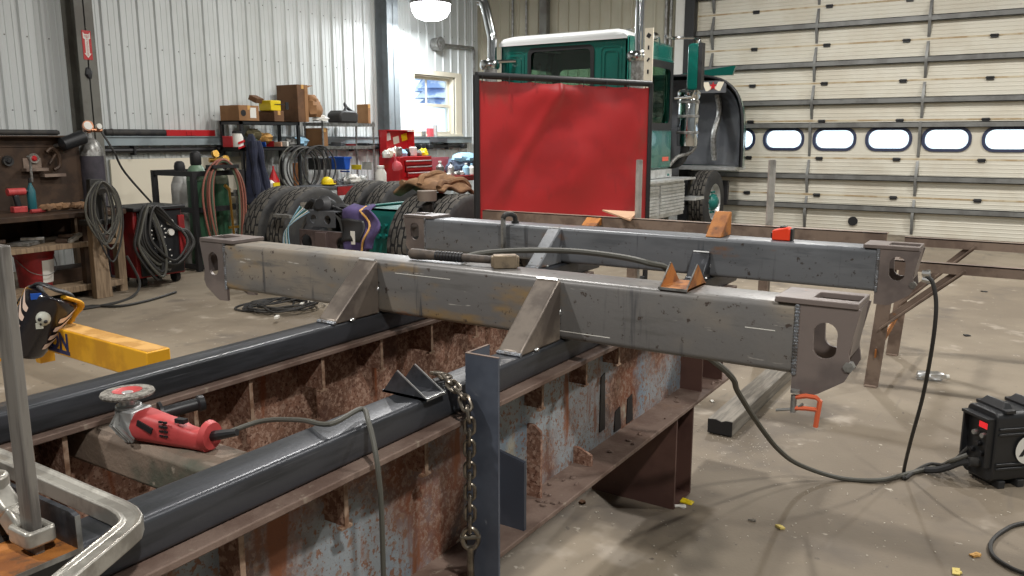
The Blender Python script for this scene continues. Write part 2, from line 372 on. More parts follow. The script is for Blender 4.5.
struct('trim_6', MB().box(DX0-.38, DX0-.2, YD-.07, YD-.03, 0, ZC), m_white)
p = MB(); p.cyl((XW+.085, CY1+.05, 1.39), (XW+.085, YD-.6, 1.39), .035, n=10)
for k in range(6): p.box(XW+.03, XW+.13, CY1+.5+k*1.35, CY1+.53+k*1.35, 1.33, 1.45)
tag(p.build('air_pipe', m_black), 'long black air pipe running along the white wall below the girt', 'pipe')
p = MB()
for k, dx in enumerate((-.56, -.47)): p.cyl((DX0+dx, YD-.06, .0), (DX0+dx, YD-.06, 5.4), .028, n=10)
tag(p.build('conduit', m_galv), 'pair of upright grey conduits beside the big door frame', 'conduit')
p = MB()
for k in (0, 1): p.cyl((-9.1+.32*k, YD-.06, .0), (-9.1+.32*k, YD-.06, 5.4), .022, n=8)
tag(p.build('conduit', m_galv), 'pair of thin conduits on the tan wall behind the curved exhaust', 'conduit')
yb0, yb1 = atX(112, 180, XW+.06).y, atX(176, 180, XW+.06).y
struct('trim_7', MB().box(XW+.03, XW+.06, yb0, yb1+1.4, .3, 1.28), m_cream)
# overhead door: sections 0.61 m high, struts, stiles and hinges
door = bpy.data.objects.new('door_1', None); COL.objects.link(door); door.location = (0, YD, 0); door['kind'] = 'structure'
SH = .61; YF = YD+.04
WC = [-4.49-.0+.824*k for k in range(7)]
def section(i):
    b = MB(); z0, z1 = i*SH+.004, (i+1)*SH-.004
    if i == 2:
        xs = [DX0]+[c+.412 for c in WC[:-1]]+[DX1]
        for k, c in enumerate(WC):
            b.plate([(xs[k], z0), (xs[k+1], z0), (xs[k+1], z1), (xs[k], z1)], rrect(c-.315, c+.315, 1.37, 1.69, .14, 5), 'xz', YF, YF+.05)
    else: b.box(DX0, DX1, YF, YF+.05, z0, z1)
    for k in range(1, 10):                                     # pressed horizontal grooves
        z = z0+(z1-z0)*k/10
        if i == 2 and 1.33 < z < 1.73: continue
        b.prism([(YF+.001, z-.012), (YF-.005, z-.004), (YF-.005, z+.004), (YF+.001, z+.012)], 'yz', DX0, DX1)
    b.build('door_section', m_door, door)
for i in range(8): section(i)
for i in range(1, 8):
    z = i*SH; b = MB().box(DX0, DX1, YF-.004, YF+.002, z-.012, z+.014); b.build('joint_stain', m_stain, door)
for i in range(8):
    z = i*SH+.305 if i != 2 else 1.755
    if i == 0: z = .42
    b = MB().box(DX0, DX1, YF-.09, YF-.08, z-.045, z+.045).box(DX0, DX1, YF-.09, YF, z+.035, z+.045).box(DX0, DX1, YF-.09, YF, z-.045, z-.035)
    b.build('strut', m_strut, door)
for x in (atY(811, 120, YF-.05).x, atY(921, 120, YF-.05).x, .42, -4.98):
    b = MB()
    for i in range(8):
        z0, z1 = i*SH, (i+1)*SH; zs = i*SH+.305 if i != 2 else 1.755
        b.prism([(YF, z0+.03), (YF-.012, z0+.03), (YF-.1, zs-.05), (YF-.1, zs+.05), (YF-.012, z1-.03), (YF, z1-.03)], 'yz', x-.02, x+.02)
    b.build('stile', m_strut, door)
hx0, hx1 = atY(749, 156, YF).x, atY(819.5, 156, YF).x
for i in range(1, 8):
    for k in range(4):
        x = hx0+k*(hx1-hx0)*1.0
        b = MB().box(x-.05, x+.05, YF-.025, YF, i*SH-.035, i*SH+.02).cyl((x-.06, YF-.025, i*SH), (x+.06, YF-.025, i*SH), .01, n=8)
        b.build('hinge', m_black, door)
for c in WC:
    f = MB().plate(rrect(c-.345, c+.345, 1.34, 1.72, .165, 5), rrect(c-.3, c+.3, 1.385, 1.675, .13, 5), 'xz', YF-.02, YF+.055).build('window_frame', M('blue black gasket', (44, 52, 80), .5), door)
    MB().box(c-.31, c+.31, YF+.02, YF+.024, 1.375, 1.685).build('pane', g_clear, door)
px = atY(853, 221, YF)
MB().cyl((px.x, YF-.03, px.z), (px.x, YF, px.z), .075, n=16).build('lock_disc', m_black, door)
# hanging high bay lamp and the wall lamp with its conduit arm
lp = atX(431, 20, -9.05)
t = thing('high_bay_light', 'glowing high bay lamp hanging near the window wall', 'light', (lp.x, lp.y, lp.z+.35))
MB().lathe([(.02, -.36), (.16, -.35), (.27, -.30), (.33, -.2), (.34, -.08)], t.location, 32).build('lens', m_lamp, t)
MB().lathe([(.36, -.09), (.36, -.05), (.24, .1), (.12, .14), (.1, .3), (.04, .34)], t.location, 32).build('housing', m_galv, t)
MB().cyl(t.location+V((0, 0, .33)), (lp.x, lp.y, ZC-.03), .012, n=8).build('chain', m_black, t)
LAMP = t.location.copy()
q = atX(436, 44, XW+.1); q2 = atX(473, 48, XW+.1)
t = thing('wall_horn', 'small round grey fitting on the white wall with conduit above the window', 'fitting', q)
MB().cyl(q+V((-.06, 0, 0)), q+V((.12, 0, 0)), .11, .13, 20).cyl(q+V((.12, 0, 0)), q+V((.14, 0, 0)), .08, n=20).build('body', m_galv, t)
MB().tube([q+V((0, .1, 0)), q2, q2+V((0, .03, -.05)), q2+V((0, .03, -1.2))], .03, 8).build('conduit_arm', m_galv, t)
# extinguisher sign on the column
s0 = atX(87, 44, XW+.302)
t = thing('extinguisher_sign', 'red sign with white down arrow on the grey column', 'sign', (XW+.302, s0.y, atX(87, 58, XW+.302).z))
hw, zt, zb = .056, atX(86, 30.5, XW+.302).z, atX(86, 59.5, XW+.302).z
yc = s0.y
MB().box(XW+.3, XW+.304, yc-hw, yc+hw, zb, zt).build('plate', m_red, t)
hh = zt-zb
MB().prism([(yc-.044, zt-.02*hh/.4), (yc-.026, zt-.05*hh/.4), (yc+.026, zt-.05*hh/.4), (yc+.044, zt-.02*hh/.4), (yc+.044, zt-.27*hh), (yc+.024, zt-.30*hh), (yc+.024, zt-.78*hh), (yc+.044, zt-.78*hh), (yc, zb+.02), (yc-.044, zt-.78*hh), (yc-.024, zt-.78*hh), (yc-.024, zt-.3*hh), (yc-.044, zt-.27*hh)], 'yz', XW+.3045, XW+.3052).build('arrow', m_paper, t)
text('lettering', 'FIRE', .036, m_red, (XW+.3056, yc, zt-.2*hh), (0, 1, 0), (0, 0, 1), t, .0003)
text('lettering', 'EXTINGUISHER', .032, m_red, (XW+.3056, yc, zt-.55*hh), (0, 0, -1), (0, 1, 0), t, .0003)
MB().blob(atX(89, 73, XW+.31), (.02, .045, .06), 10, .3, 3, 5).build('mud_patch', m_black, None)
o = bpy.data.objects['mud_patch']; tag(o, 'small dark cable clip on the grey column below the red sign', 'clip'); o.name = 'cable_clip'
# ------------------------------------------------------------------ rusted girders (jig), their stands, and the new frame on them
GY0, GY1 = -.6, 3.75
FT, FB = .865, .415                       # top of upper flange, underside of lower flange
def girder(xc, label, m_web):
    t = thing('steel_girder', label, 'girder', (xc, (GY0+GY1)/2, FB))
    MB().box(xc-.008, xc+.008, GY0, GY1, FB+.01, FT-.01).build('web', m_web, t)
    MB().box(xc-.14, xc+.14, GY0, GY1, FT-.016, FT).build('top_flange', m_flange, t, bevel=.003)
    MB().box(xc-.14, xc+.14, GY0, GY1, FB, FB+.016).build('bottom_flange', m_flange, t, bevel=.003)
    return t
XN, XF = -1.27, -2.025
gn = girder(XN, 'near rusted girder with flaking blue grey paint on its web', m_rustg)
gf = girder(XF, 'far rusted brown girder behind the first one', m_rusti)
def stiff(g, xw, sx, y, z0, z1, wd, m, edge=True, foot=True):
    xa, xb = sorted((xw, xw+sx*wd)); b = MB().box(xa, xb, y-.005, y+.005, z0, z1)
    if edge:
        b.cur = 1; xe = xw+sx*wd; e0, e1 = sorted((xe, xe+sx*.002)); b.box(e0, e1, y-.0062, y+.0062, z0, z1)
        if foot: b.box(e0-.012*(sx > 0), e1+.012*(sx < 0), y-.017, y+.017, z0-.006, z0)
    b.build('stiffener', [m, m_edge], g)
for px, zb in ((25, .70), (60, .70), (195, .70), (252, .72), (325, .735), (384, .735), (434, .735), (478, .735), (515, .735), (545, .735)):
    yy = atX(px, 385, XF+.13).y
    stiff(gf, XF+.008, 1, yy, zb, FT-.016, .115, m_rusti)
for px, py, zb in ((258, 540, .71), (362, 490, .71), (442, 450, .73), (557, 365, .735), (600, 355, .735), (632, 345, .745)):
    yy = atX(px, py, XN+.12).y
    stiff(gn, XN+.008, 1, yy, zb, FT-.016, .062, m_rusti)
for px, py, zt, wd, m in ((517, 500, .66, .12, m_blue), (553, 470, .67, .05, m_rusti), (598, 440, .49, .07, m_rusti), (700, 385, .60, .10, m_stand), (716, 378, .56, .12, m_stand)):
    yy = atX(px, py, XN+.1).y
    b = MB().prism([(XN+.008, FB+.016), (XN+.008+wd, FB+.016), (XN+.008+wd, zt-.02), (XN+.03, zt), (XN+.008, zt)], 'xz', yy-.006, yy+.006); b.build('stiffener', m, gn)
for px, py, z0, z1, hw in ((602, 430, .48, .70, .022), (617, 442, .44, .53, .03), (629, 436, .44, .55, .03)):
    yy = atX(px, py, XN+.01).y
    MB().prism([(yy-hw, z0), (yy+hw, z0), (yy+hw*.6, z1), (yy-hw*.8, z1-.01)], 'yz', XN+.008, XN+.012).build('burned_slot', m_black, gn)
b = MB()
for k in range(26):
    yy = RN.uniform(1.9, 3.6); b.blob((XN+RN.uniform(.03, .13), yy, FB+.018), (RN.uniform(.004, .014), RN.uniform(.004, .016), .005), 8, .3, 3, k)
tag(b.build('rust_flakes', m_flange), 'rust flakes lying along the lower flange', 'flakes', kind='stuff')
SX = {XN: (-1.535, -1.148), XF: (-2.2, -1.85)}
for xc, yy, lab in ((XN, 3.07, 'maroon steel stand under the near girder, open end of it toward the orange clamp'), (XN, .05, 'maroon stand under the camera end of the near girder'),
                    (XF, 3.07, 'maroon stand under the far girder'), (XF, .05, 'maroon stand under the camera end of the far girder')):
    x0, x1 = SX[xc]
    t = thing('girder_stand', lab, 'stand', ((x0+x1)/2, yy+.1, 0))
    MB().prism([(x0, 0), (x1, 0), (x1, FB-.002), (x0, FB-.002)], 'xz', yy, yy+.014).build('front_plate', m_stand, t)
    MB().box(x1-.09, x1-.076, yy+.014, yy+.19, 0, FB-.002).build('web_plate', m_stand, t)
    MB().box(x0, x1+.0, yy+.19, yy+.204, 0, FB-.002).build('back_plate', m_stand, t)
    MB().box(x0, x1, yy+.014, yy+.19, -.0, .008).build('foot', m_stand, t)
# ---- frame
ft = thing('trailer_frame', 'newly welded dark steel trailer frame lying on the rusted girders', 'frame', (-1.58, 1.6, FT))
RT_, RB = .94, .8665
for xa, xb, lab in ((-2.0, -1.908, 'far dark rail of the frame'), (-1.262, -1.166, 'near dark rail of the frame')):
    r = MB().prism(rrect(xa, xb, RB, RT_, .011), 'xz', -.6, 3.86).build('rail', m_mill, ft, sharp=25); r['label'] = lab
def cross(y0, y1, xl, xr, z0, z1, mat, lab):
    cb = MB().prism(rrect(y0, y1, z0, z1, .018), 'yz', xl, xr).build('cross_beam', mat, ft, sharp=25); cb['label'] = lab
    for sx, xe in ((-1, xl), (1, xr)):
        X = lambda d: xe+sx*d
        out = [(X(-.004), z1), (X(-.004), z0-.048), (X(.045), z0-.05), (X(.066), z0-.04), (X(.125), z0+.0), (X(.138), z0+.028), (X(.130), z0+.075), (X(.152), z1)]
        hole = [(X(.072)+.030*math.cos(math.radians(a)), (z0+.118 if math.sin(math.radians(a)) >= 0 else z0+.082)+.030*math.sin(math.radians(a))) for a in range(0, 360, 20)]
        for ya, yb in ((y0, y0+.012), (y1-.012, y1)):
            MB().plate(out, hole, 'xz', ya, yb).build('side_plate', m_brk, cb)
        b = MB()
        for k in range(5): pass
        b.bar((X(.126), (y0+y1)/2, z0+.06), (X(.142), (y0+y1)/2, z1), .010, y1-y0-.024, (0, 1, 0)); b.build('end_plate', m_brk, cb)
        b = MB().plate([(X(-.058), y0-.004), (X(.146), y0-.004), (X(.146), y1+.004), (X(-.058), y1+.004)], rrect(min(X(.03), X(.14)), max(X(.03), X(.14)), y0+.035, y1-.035, .006), 'xy', z1+.001, z1+.016)
        b.build('top_plate', m_brk, cb, bevel=.002)
        b = MB()
        for k in range(22):
            z = z0-.0+(z1-z0)*k/22; b.blob((X(.0), y0-.001, z+.004), (.007, .004, .006), 8)
        b.cyl((X(.0), y0+.003, z0), (X(.0), y0+.003, z1), .006, n=8)
        b.build('weld_bead', m_weld, cb)
        if sx > 0: MB().cyl((X(.133), y0+.02, z0+.04), (X(.133), y0-.004, z0+.04), .014, n=6).build('bolt', m_galv, cb)
    return cb
B1 = cross(2.115, 2.27, -2.735, -.478, .942, 1.13, [m_beam], 'nearer scuffed cross beam with end brackets')
B2 = cross(3.48, 3.635, -2.79, -.49, .942, 1.116, [m_beamd], 'farther blue grey cross beam')
def wedge(xa, xb, ya, yb, z0, z1, mat=m_gus, parent=ft):
    g = MB(); g.prism([(ya, z0), (yb, z0), (yb, z1), (yb-.016, z1), (ya-.0, z0+.012)], 'yz', xa, xb)
    g = g.build('gusset', mat, parent, bevel=.006)
    w = MB(); w.tube(spline([(xa, ya, z0+.004), ((xa+xb)/2, ya-.004, z0+.005), (xb, ya, z0+.004)], 4), .007, 6)
    w.build('weld_bead', m_weld, g)
    w = MB().blob((xb-.002, yb-.004, z0+(z1-z0)*.46), (.005, .007, .009), 10, .2).blob((xb+.002, ya+(yb-ya)*.36, z0+.004), (.006, .012, .006), 10, .2).tube([(xa+.004, yb-.012, z1+.002), (xb-.004, yb-.012, z1+.002)], .005, 6).build('tack_weld', m_steel, g)
    return g
wedge(-1.985, -1.905, 1.895, 2.113, RT_, 1.128)
wedge(-1.252, -1.172, 1.885, 2.113, RT_, 1.128)
wedge(-2.0, -1.93, 3.26, 3.478, RT_, 1.112, m_beamd)
wedge(-1.252, -1.172, 3.39, 3.478, RT_, 1.05, m_mill)
w = MB()
for k in range(3):
    y0 = 2.1149
    xa = atY((395, 555, 745)[k], (273, 330, 327)[k], y0); xb = atY((450, 610, 775)[k], (281, 331, 333)[k], y0)
    w.box(xa.x, xb.x, y0-.0006, y0, xa.z-.0012, xa.z+.0012)
w.build('scribe_line', m_paper, B1)
# ---- pieces lying about on the frame
def uwedge(name, lab, pts_xz, y0, y1, mats, base):
    t = thing(name, lab, 'offcut', (sum(p[0] for p in pts_xz)/3, (y0+y1)/2, base))
    for ya in (y0, y1-.006): 
        b = MB().prism(pts_xz, 'xz', ya, ya+.006); b.build('cheek', mats[0], t)
        e = MB(); p, q = pts_xz[1], pts_xz[2]; e.bar((p[0]+.0005, ya+.003, p[1]), (q[0]+.0005, ya+.003, q[1]), .006, .003, (0, 1, 0)); e.build('cut_edge', mats[1], t)
    MB().box(min(p[0] for p in pts_xz), max(p[0] for p in pts_xz), y0, y1, base, base+.006).build('base', mats[0], t)
    MB().box(max(p[0] for p in pts_xz), max(p[0] for p in pts_xz)+.0015, y0, y1, base, base+.006).build('cut_edge', mats[1], t)
uwedge('channel_offcut', 'dark U channel offcut with bright diagonal cut edges on the near rail', [(-1.288, .941), (-1.150, .941), (-1.243, 1.000)], 1.43, 1.502, [m_mill, m_steel], .941)
t = thing('channel_offcut', 'rusty channel gusset with open front lying on the nearer cross beam', 'offcut', (-.80, 2.2, 1.131))
for xa in (-.862, -.782):
    b = MB().prism([(2.118, 1.131), (2.268, 1.131), (2.2, 1.196)], 'yz', xa, xa+.006); b.build('cheek', m_rusto, t)
    e = MB().bar((xa+.003, 2.117, 1.131), (xa+.003, 2.199, 1.196), .007, .003, (1, 0, 0)); e.build('cut_edge', m_galv, t)
MB().box(-.862, -.776, 2.118, 2.268, 1.1305, 1.1365).build('base', m_rusto, t)
MB().box(-.862, -.776, 2.116, 2.118, 1.1305, 1.1375).build('cut_edge', m_galv, t)
t = thing('channel_offcut', 'upright orange rust wedge standing on the farther cross beam', 'offcut', (-1.19, 3.58, 1.117))
MB().prism([(3.49, 1.117), (3.632, 1.117), (3.632, 1.222), (3.615, 1.222)], 'yz', -1.208, -1.135).build('body', m_rusto, t, bevel=.004)
# sledge hammer
hb = 1.131
t = thing('sledge_hammer', 'short sledge hammer lying on the nearer cross beam', 'hammer', (-1.65, 2.2, hb))
p0, p1 = V((-1.82, 2.185, hb+.02)), V((-1.455, 2.205, hb+.022))
d = (p1-p0)
MB().tube([p0, p0+d*.02, p0+d*.1, p0+d*.3, p0+d*.6, p0+d*.85, p1+d*.08], [.013, .019, .0195, .016, .0145, .0135, .0135], 12).build('handle', M('dark hickory handle', (96, 84, 74), .6, 0, (70, 62, 56), s=20), t)
b = MB()
for k in range(9): b.cyl(p0+d*(.31+k*.034), p0+d*(.336+k*.034), .0175, n=12)
b.build('grip_wrap', m_black, t)
hd = MB(); c = p1+d*.03
hx = V((d.y, -d.x, 0)).normalized()
ang = math.atan2(d.y, d.x)-.5
hc = V((-1.432, 2.2, hb+.022))
hd.obox(hc, (.078, .044, .044), ang+1.1).obox(hc, (.092, .036, .036), ang+1.1)
hd.build('head', M('worn hammer steel', (150, 134, 112), .5, .4, (112, 100, 86), s=18, bump=.1), t, bevel=.004)
# fluorescent tape measure
p0, p1 = atz(774, 237, 1.117), atz(796, 238, 1.117)
t = thing('tape_measure', 'fluorescent orange tape measure on the farther cross beam', 'tape measure', (p0.x+.04, 3.55, 1.117))
xa, xb = -.925, -.848
MB().prism([(xa, 1.117), (xb, 1.117), (xb, 1.166), (xb-.012, 1.176), (xa+.026, 1.168), (xa, 1.16)], 'xz', 3.528, 3.575).build('case', m_tape, t, bevel=.006)
MB().box(xb-.002, xb+.008, 3.532, 3.571, 1.118, 1.17).box(xa-.006, xa+.008, 3.534, 3.569, 1.125, 1.15).box(xa+.03, xa+.055, 3.536, 3.567, 1.17, 1.179).build('trim', m_blackp, t, bevel=.002)
# C clamp on the farther cross beam
ct = atz(508, 216, 1.135)
t = thing('f_clamp', 'slim black clamp gripping the farther cross beam', 'clamp', (ct.x, 3.5, .99))
cx = atY(503, 230, 3.45).x
MB().bar((cx, 3.452, .93), (cx, 3.452, 1.15), .014, .024, (0, 1, 0)).build('bar', m_galv, t)
MB().tube(spline([(cx, 3.452, 1.145), (cx+.004, 3.46, 1.162), (cx+.01, 3.50, 1.166), (cx+.014, 3.54, 1.150), (cx+.014, 3.545, 1.118)], 5), .013, 8).build('jaw', m_cord, t)
MB().cyl((cx+.014, 3.545, 1.117), (cx+.014, 3.545, 1.128), .02, n=12).build('pad', m_cord, t)
# grey rubber hose over the nearer beam, down to the floor and across to the power source
t = thing('welding_cable', 'grey welding cable looped over the nearer cross beam, trailing over the floor', 'cable', (-1.2, 2.26, 0))
pts = [atz(463, 258, 1.145), atz(480, 253.5, 1.145), atz(520, 250.5, 1.145), atz(570, 251, 1.145), atz(615, 256, 1.145), atz(648, 263, 1.14), atz(668, 272, 1.1), V((-.97, 2.42, .98)),
       atY(727, 372, 2.62), atY(738, 392, 2.8), atY(757, 422, 3.1), atY(778, 449, 3.4), atY(800, 465, 3.62)]
pts += [V((q.x, q.y, .014)) for q in (atz(840, 478, .014), atz(880, 480, .014), atz(910, 473, .014), atz(940, 466, .014))]
WELD_END = V((-.13, 4.06, .13))
pts += [WELD_END+V((-.06, -.01, -.04)), WELD_END]
MB().tube(spline(pts, 7), .0105, 8).build('sheath', m_cable, t)
# chain, shackle and the angle iron post
pc = V((-1.127, 1.553, 0))
t = thing('angle_post', 'upright blue grey angle iron post beside the hanging chain', 'post', pc+V((.04, .02, 0)))
L = MB(); ZT = 1.035
L.prism([(pc.x, pc.y), (pc.x+.096, pc.y), (pc.x+.096, pc.y+.007), (pc.x+.007, pc.y+.007), (pc.x+.007, pc.y+.096), (pc.x, pc.y+.096)], 'xy', 0, ZT).build('angle', m_blue, t)
L = MB(); L.prism([(pc.x-.0005, pc.y-.0005), (pc.x+.0965, pc.y-.0005), (pc.x+.0965, pc.y+.007), (pc.x+.007, pc.y+.007), (pc.x+.007, pc.y+.0965), (pc.x-.0005, pc.y+.0965)], 'xy', ZT-.001, ZT+.0005).build('cut_edge', m_flange, t)
t = thing('chain', 'steel lifting chain hanging over the near rail', 'chain', (-1.1, 1.5, 0.5))
path = spline([(-1.262, 1.605, .949), (-1.21, 1.575, .957), (-1.17, 1.548, .953), (-1.118, 1.532, .925), (-1.098, 1.526, .88), (-1.096, 1.524, .80), (-1.096, 1.524, .70), (-1.096, 1.524, .58)], 12)
acc = [0]
for a, c in zip(path, path[1:]): acc.append(acc[-1]+(c-a).length)
def along(s):
    for i in range(len(acc)-1):
        if acc[i+1] >= s: return path[i].lerp(path[i+1], (s-acc[i])/(acc[i+1]-acc[i])), (path[i+1]-path[i]).normalized()
    return path[-1], (path[-1]-path[-2]).normalized()
m_chain = M('tarnished chain steel', (138, 130, 118), .32, .85, (108, 100, 90), s=30)
LP = .0285; k = 0; s_ = .012
while s_ < acc[-1]-.02:
    c, d = along(s_); side = RT if k % 2 == 0 else UP.cross(RT)
    u = (side-d*side.dot(d)).normalized()
    pts = []
    for i in range(18):
        a = 2*PI*i/18; ca, sa = math.cos(a), math.sin(a)
        pts.append(c+u*(.0122*ca)+d*(.0118*sa+(.0088 if sa > .01 else -.0088 if sa < -.01 else 0)))
    MB().tube(pts, .0049, 7, closed=True).build('link', m_chain, t); s_ += LP; k += 1
c = V((-1.096, 1.524, .575))
b = MB(); pts = [c+RT*(.02*math.cos(2*PI*i/20))+V((0, 0, .028*math.sin(2*PI*i/20)-.008)) for i in range(20)]
b.tube(pts, .0062, 8, closed=True); b.build('coupling_link', m_chain, t)
MB().cyl(c+RT*-.026+V((0, 0, -.004)), c+RT*.026+V((0, 0, -.004)), .0065, n=10).cyl(c+RT*-.034+V((0, 0, -.018)), c+RT*-.006+V((0, 0, .012)), .002, n=6).build('coupling_pin', m_chain, t)
MB().tube(spline([c+V((0, 0, -.03)), c+V((0, 0, -.08)), c+V((.004, 0, -.14)), c+V((.03, -.01, -.18)), c+V((.06, -.015, -.15))], 5), .0095, 10).build('hook', m_chain, t)
# cross piece between the girders and the angle grinder on it
bx0, bx1, by0, by1 = XF+.01, XN-.01, 1.03, 1.165
t = tag(MB().prism([(by0+.012, .75), (by1-.012, .75), (by1, .76), (by1-.004, .835), (by1-.02, .848), (by0+.02, .848), (by0+.004, .835), (by0, .76)], 'yz', bx0, bx1).build('crosspiece', m_stone, bevel=.004), 'weathered green grey crosspiece spanning between the girders under the grinder', 'crosspiece')
ZB = .848
t = thing('angle_grinder', 'red angle grinder with upturned disc resting on the weathered crosspiece', 'grinder', (-1.6, 1.07, ZB))
A = V((-1.725, 1.064, ZB+.043)); Bq = V((-1.468, 1.116, ZB+.04)); ax = (Bq-A).normalized(); sd = V((0, 0, 1)).cross(ax).normalized()
rad = [(0, .031, .034), (.02, .034, .037), (.035, .033, .036), (.08, .029, .032), (.12, .027, .03), (.145, .022, .025), (.175, .021, .023), (.20, .023, .025), (.208, .026, .028)]
b = MB(); vs = []; n = 18
for s0, w, h in rad:
    for i in range(n):
        a = 2*PI*i/n; ca, sa = math.cos(a), math.sin(a)
        e = .6; vs.append(A+ax*s0+sd*(w*math.copysign(abs(ca)**e, ca))+V((0, 0, h*math.copysign(abs(sa)**e, sa)-(.04-h))))
b.add(vs, [(j*n+i, j*n+(i+1) % n, (j+1)*n+(i+1) % n, (j+1)*n+i) for j in range(len(rad)-1) for i in range(n)]+[list(range(n-1, -1, -1)), list(range((len(rad)-1)*n, len(rad)*n))])
b.cyl(A+ax*.204+V((0, 0, -.004)), A+ax*.217+V((0, 0, -.004)), .036, .031, 18)
b.build('body', m_toolred, t, sharp=50)
b = MB()
for k in range(4):
    for q in (0, 1): b.obox(A+ax*(.095+.013*q)-sd*.0285+V((0, 0, .022-k*.011)), (.010, .004, .0045), math.atan2(ax.y, ax.x))
b.obox(A+ax*.05-sd*.0325+V((0, 0, .005)), (.045, .004, .014), math.atan2(ax.y, ax.x), 0, .35)
b.obox(A+ax*.14-sd*.012+V((0, 0, .026)), (.026, .014, .01), math.atan2(ax.y, ax.x))
b.build('vent', m_blackp, t)
hd_c = A-ax*.028
MB().cyl(hd_c+V((0, 0, -.03)), hd_c+V((0, 0, .04)), .034, .03, 16).obox(A-ax*.012, (.05, .062, .068), math.atan2(ax.y, ax.x)).build('gear_head', m_alu, t, bevel=.004)
MB().lathe([(.02, .04), (.02, .062), (.012, .07)], hd_c, 16).build('spindle', m_alu, t)
gd = MB()
for k, (da, dz) in enumerate(((0, 0), (.4, .006), (.8, .012))):
    gd.tube([hd_c-sd*.03+V((0, 0, .03)), hd_c-sd*.045-ax*(.012-.01*k)+V((0, 0, .0)), A-sd*.037+ax*(.0+.008*k)+V((0, 0, -.036))], .005, 6)
gd.build('guard', m_galv, t)
dc = hd_c+V((0, 0, .068)); tilt = (V((0, 0, 1))+RT*-.03+V((0, .02, 0))).normalized()
m_abr = M('grey abrasive', (150, 146, 138), .9, 0, (104, 100, 94), s=90, bump=.5, bs=260)
MB().lathe([(.026, .000), (.034, .006), (.058, .004), (.0605, -.001), (.058, -.006), (.026, -.006)], dc, 48, tilt).build('flap_disc', m_abr, t)
MB().lathe([(.008, -.002), (.02, -.001), (.03, .003), (.033, .0062), (.029, .004), (.008, .0)], dc, 32, tilt).build('disc_hub', m_toolred, t)
h0 = A+ax*.0+sd*.036; h1 = h0+V((.015, .11, .012))+V((.03, .0, .0))
hd_ = (h1-h0).normalized()
MB().tube([h0, h0+hd_*.02, h0+hd_*.021, h0+hd_*.028, h0+hd_*.03, h0+hd_*.07, h0+hd_*.108, h0+hd_*.113, h0+hd_*.126], [.01, .01, .03, .03, .0155, .016, .0155, .021, .019], 14).build('side_handle', m_blackp, t)
e0 = A+ax*.214+V((0, 0, -.004))
ctrl = [e0, e0+ax*.03+V((0, 0, .008)), atz(262, 421, .905), atz(300, 420, .94), atz(330, 424, .965), V((-1.20, 1.262, .962)), V((-1.15, 1.23, .95)), V((-1.105, 1.2, .9)), V((-1.085, 1.19, .80)), V((-1.08, 1.185, .6)), V((-1.08, 1.19, .3)), V((-1.1, 1.25, .02)), V((-1.0, 1.1, .012)), V((-.8, .8, .012))]
MB().tube(spline(ctrl, 8), .0058, 8).build('cord', m_cable, t)
MB().tube([e0, e0+ax*.03+V((0, 0, .008)), e0+ax*.065+V((.004, .004, .018))], [.012, .011, .008], 10).build('strain_relief', m_blackp, t)
# bar clamp, forged clamp frame and rusty angle at the camera end
bt = V((-1.195, .555, 0))
t = thing('bar_clamp', 'large bar clamp standing upright on the angle iron, nearest the camera', 'clamp', (bt.x, bt.y, .95))
b = MB().bar((bt.x, bt.y, .56), (bt.x, bt.y, 1.405), .037, .014, (0, 1, 0))
b.build('bar', M('worn clamp bar', (128, 124, 118), .42, .2, (96, 92, 88), s=9, stretch=(8, 8, .6)), t, bevel=.002)
kz = .972
f = MB()
f.plate(rrect(bt.x-.029, bt.x+.029, bt.y-.022, bt.y+.022, .008), rrect(bt.x-.021, bt.x+.021, bt.y-.012, bt.y+.012, .003), 'xy', kz-.008, kz+.018)
m_forg = M('forged clamp steel', (184, 181, 172), .36, .55, (150, 146, 138), s=14, bump=.08)
f.build('collar', m_forg, t, bevel=.004)
sc = bt+V((-.085, -.01, 0))
f = MB().bar((bt.x-.028, bt.y, kz+.004), (bt.x-.05, bt.y-.004, kz+.03), .03, .034, (0, 0, 1)).bar((bt.x-.048, bt.y-.004, kz+.026), (sc.x, sc.y, kz+.062), .032, .03, (0, 0, 1)).cyl((sc.x, sc.y, kz+.04), (sc.x, sc.y, kz+.08), .024, n=14)
f.build('arm', m_forg, t, bevel=.005)
MB().lathe([(.0115 if k % 2 else .009, kz-.03+k*.0032) for k in range(56)], (sc.x, sc.y, 0), 12).build('screw', m_galv, t)
MB().cyl((sc.x, sc.y, kz-.0315), (sc.x, sc.y, kz-.015), .024, .02, 12).cyl((sc.x, sc.y, kz-.015), (sc.x, sc.y, kz+.006), .021, n=6).cyl((sc.x, sc.y, kz+.008), (sc.x, sc.y, kz+.024), .018, n=6).build('swivel', m_cord, t)
t = thing('c_clamp', 'forged silver clamp frame lying across both rails near the bar clamp', 'clamp', (-1.3, .68, RT_))
def ibar(b, pts, w, h):
    for p, q in zip(pts, pts[1:]):
        pass
pl = [atz(px, py, RT_+.028) for px, py in ((-60, 431), (-25, 445), (5, 457), (37, 470.5), (75, 487), (104, 499.5), (118, 505.5), (127, 511), (131, 517), (129, 523), (121, 530), (105, 543), (80, 563), (62, 578))]
for q_ in pl: q_.z = 0
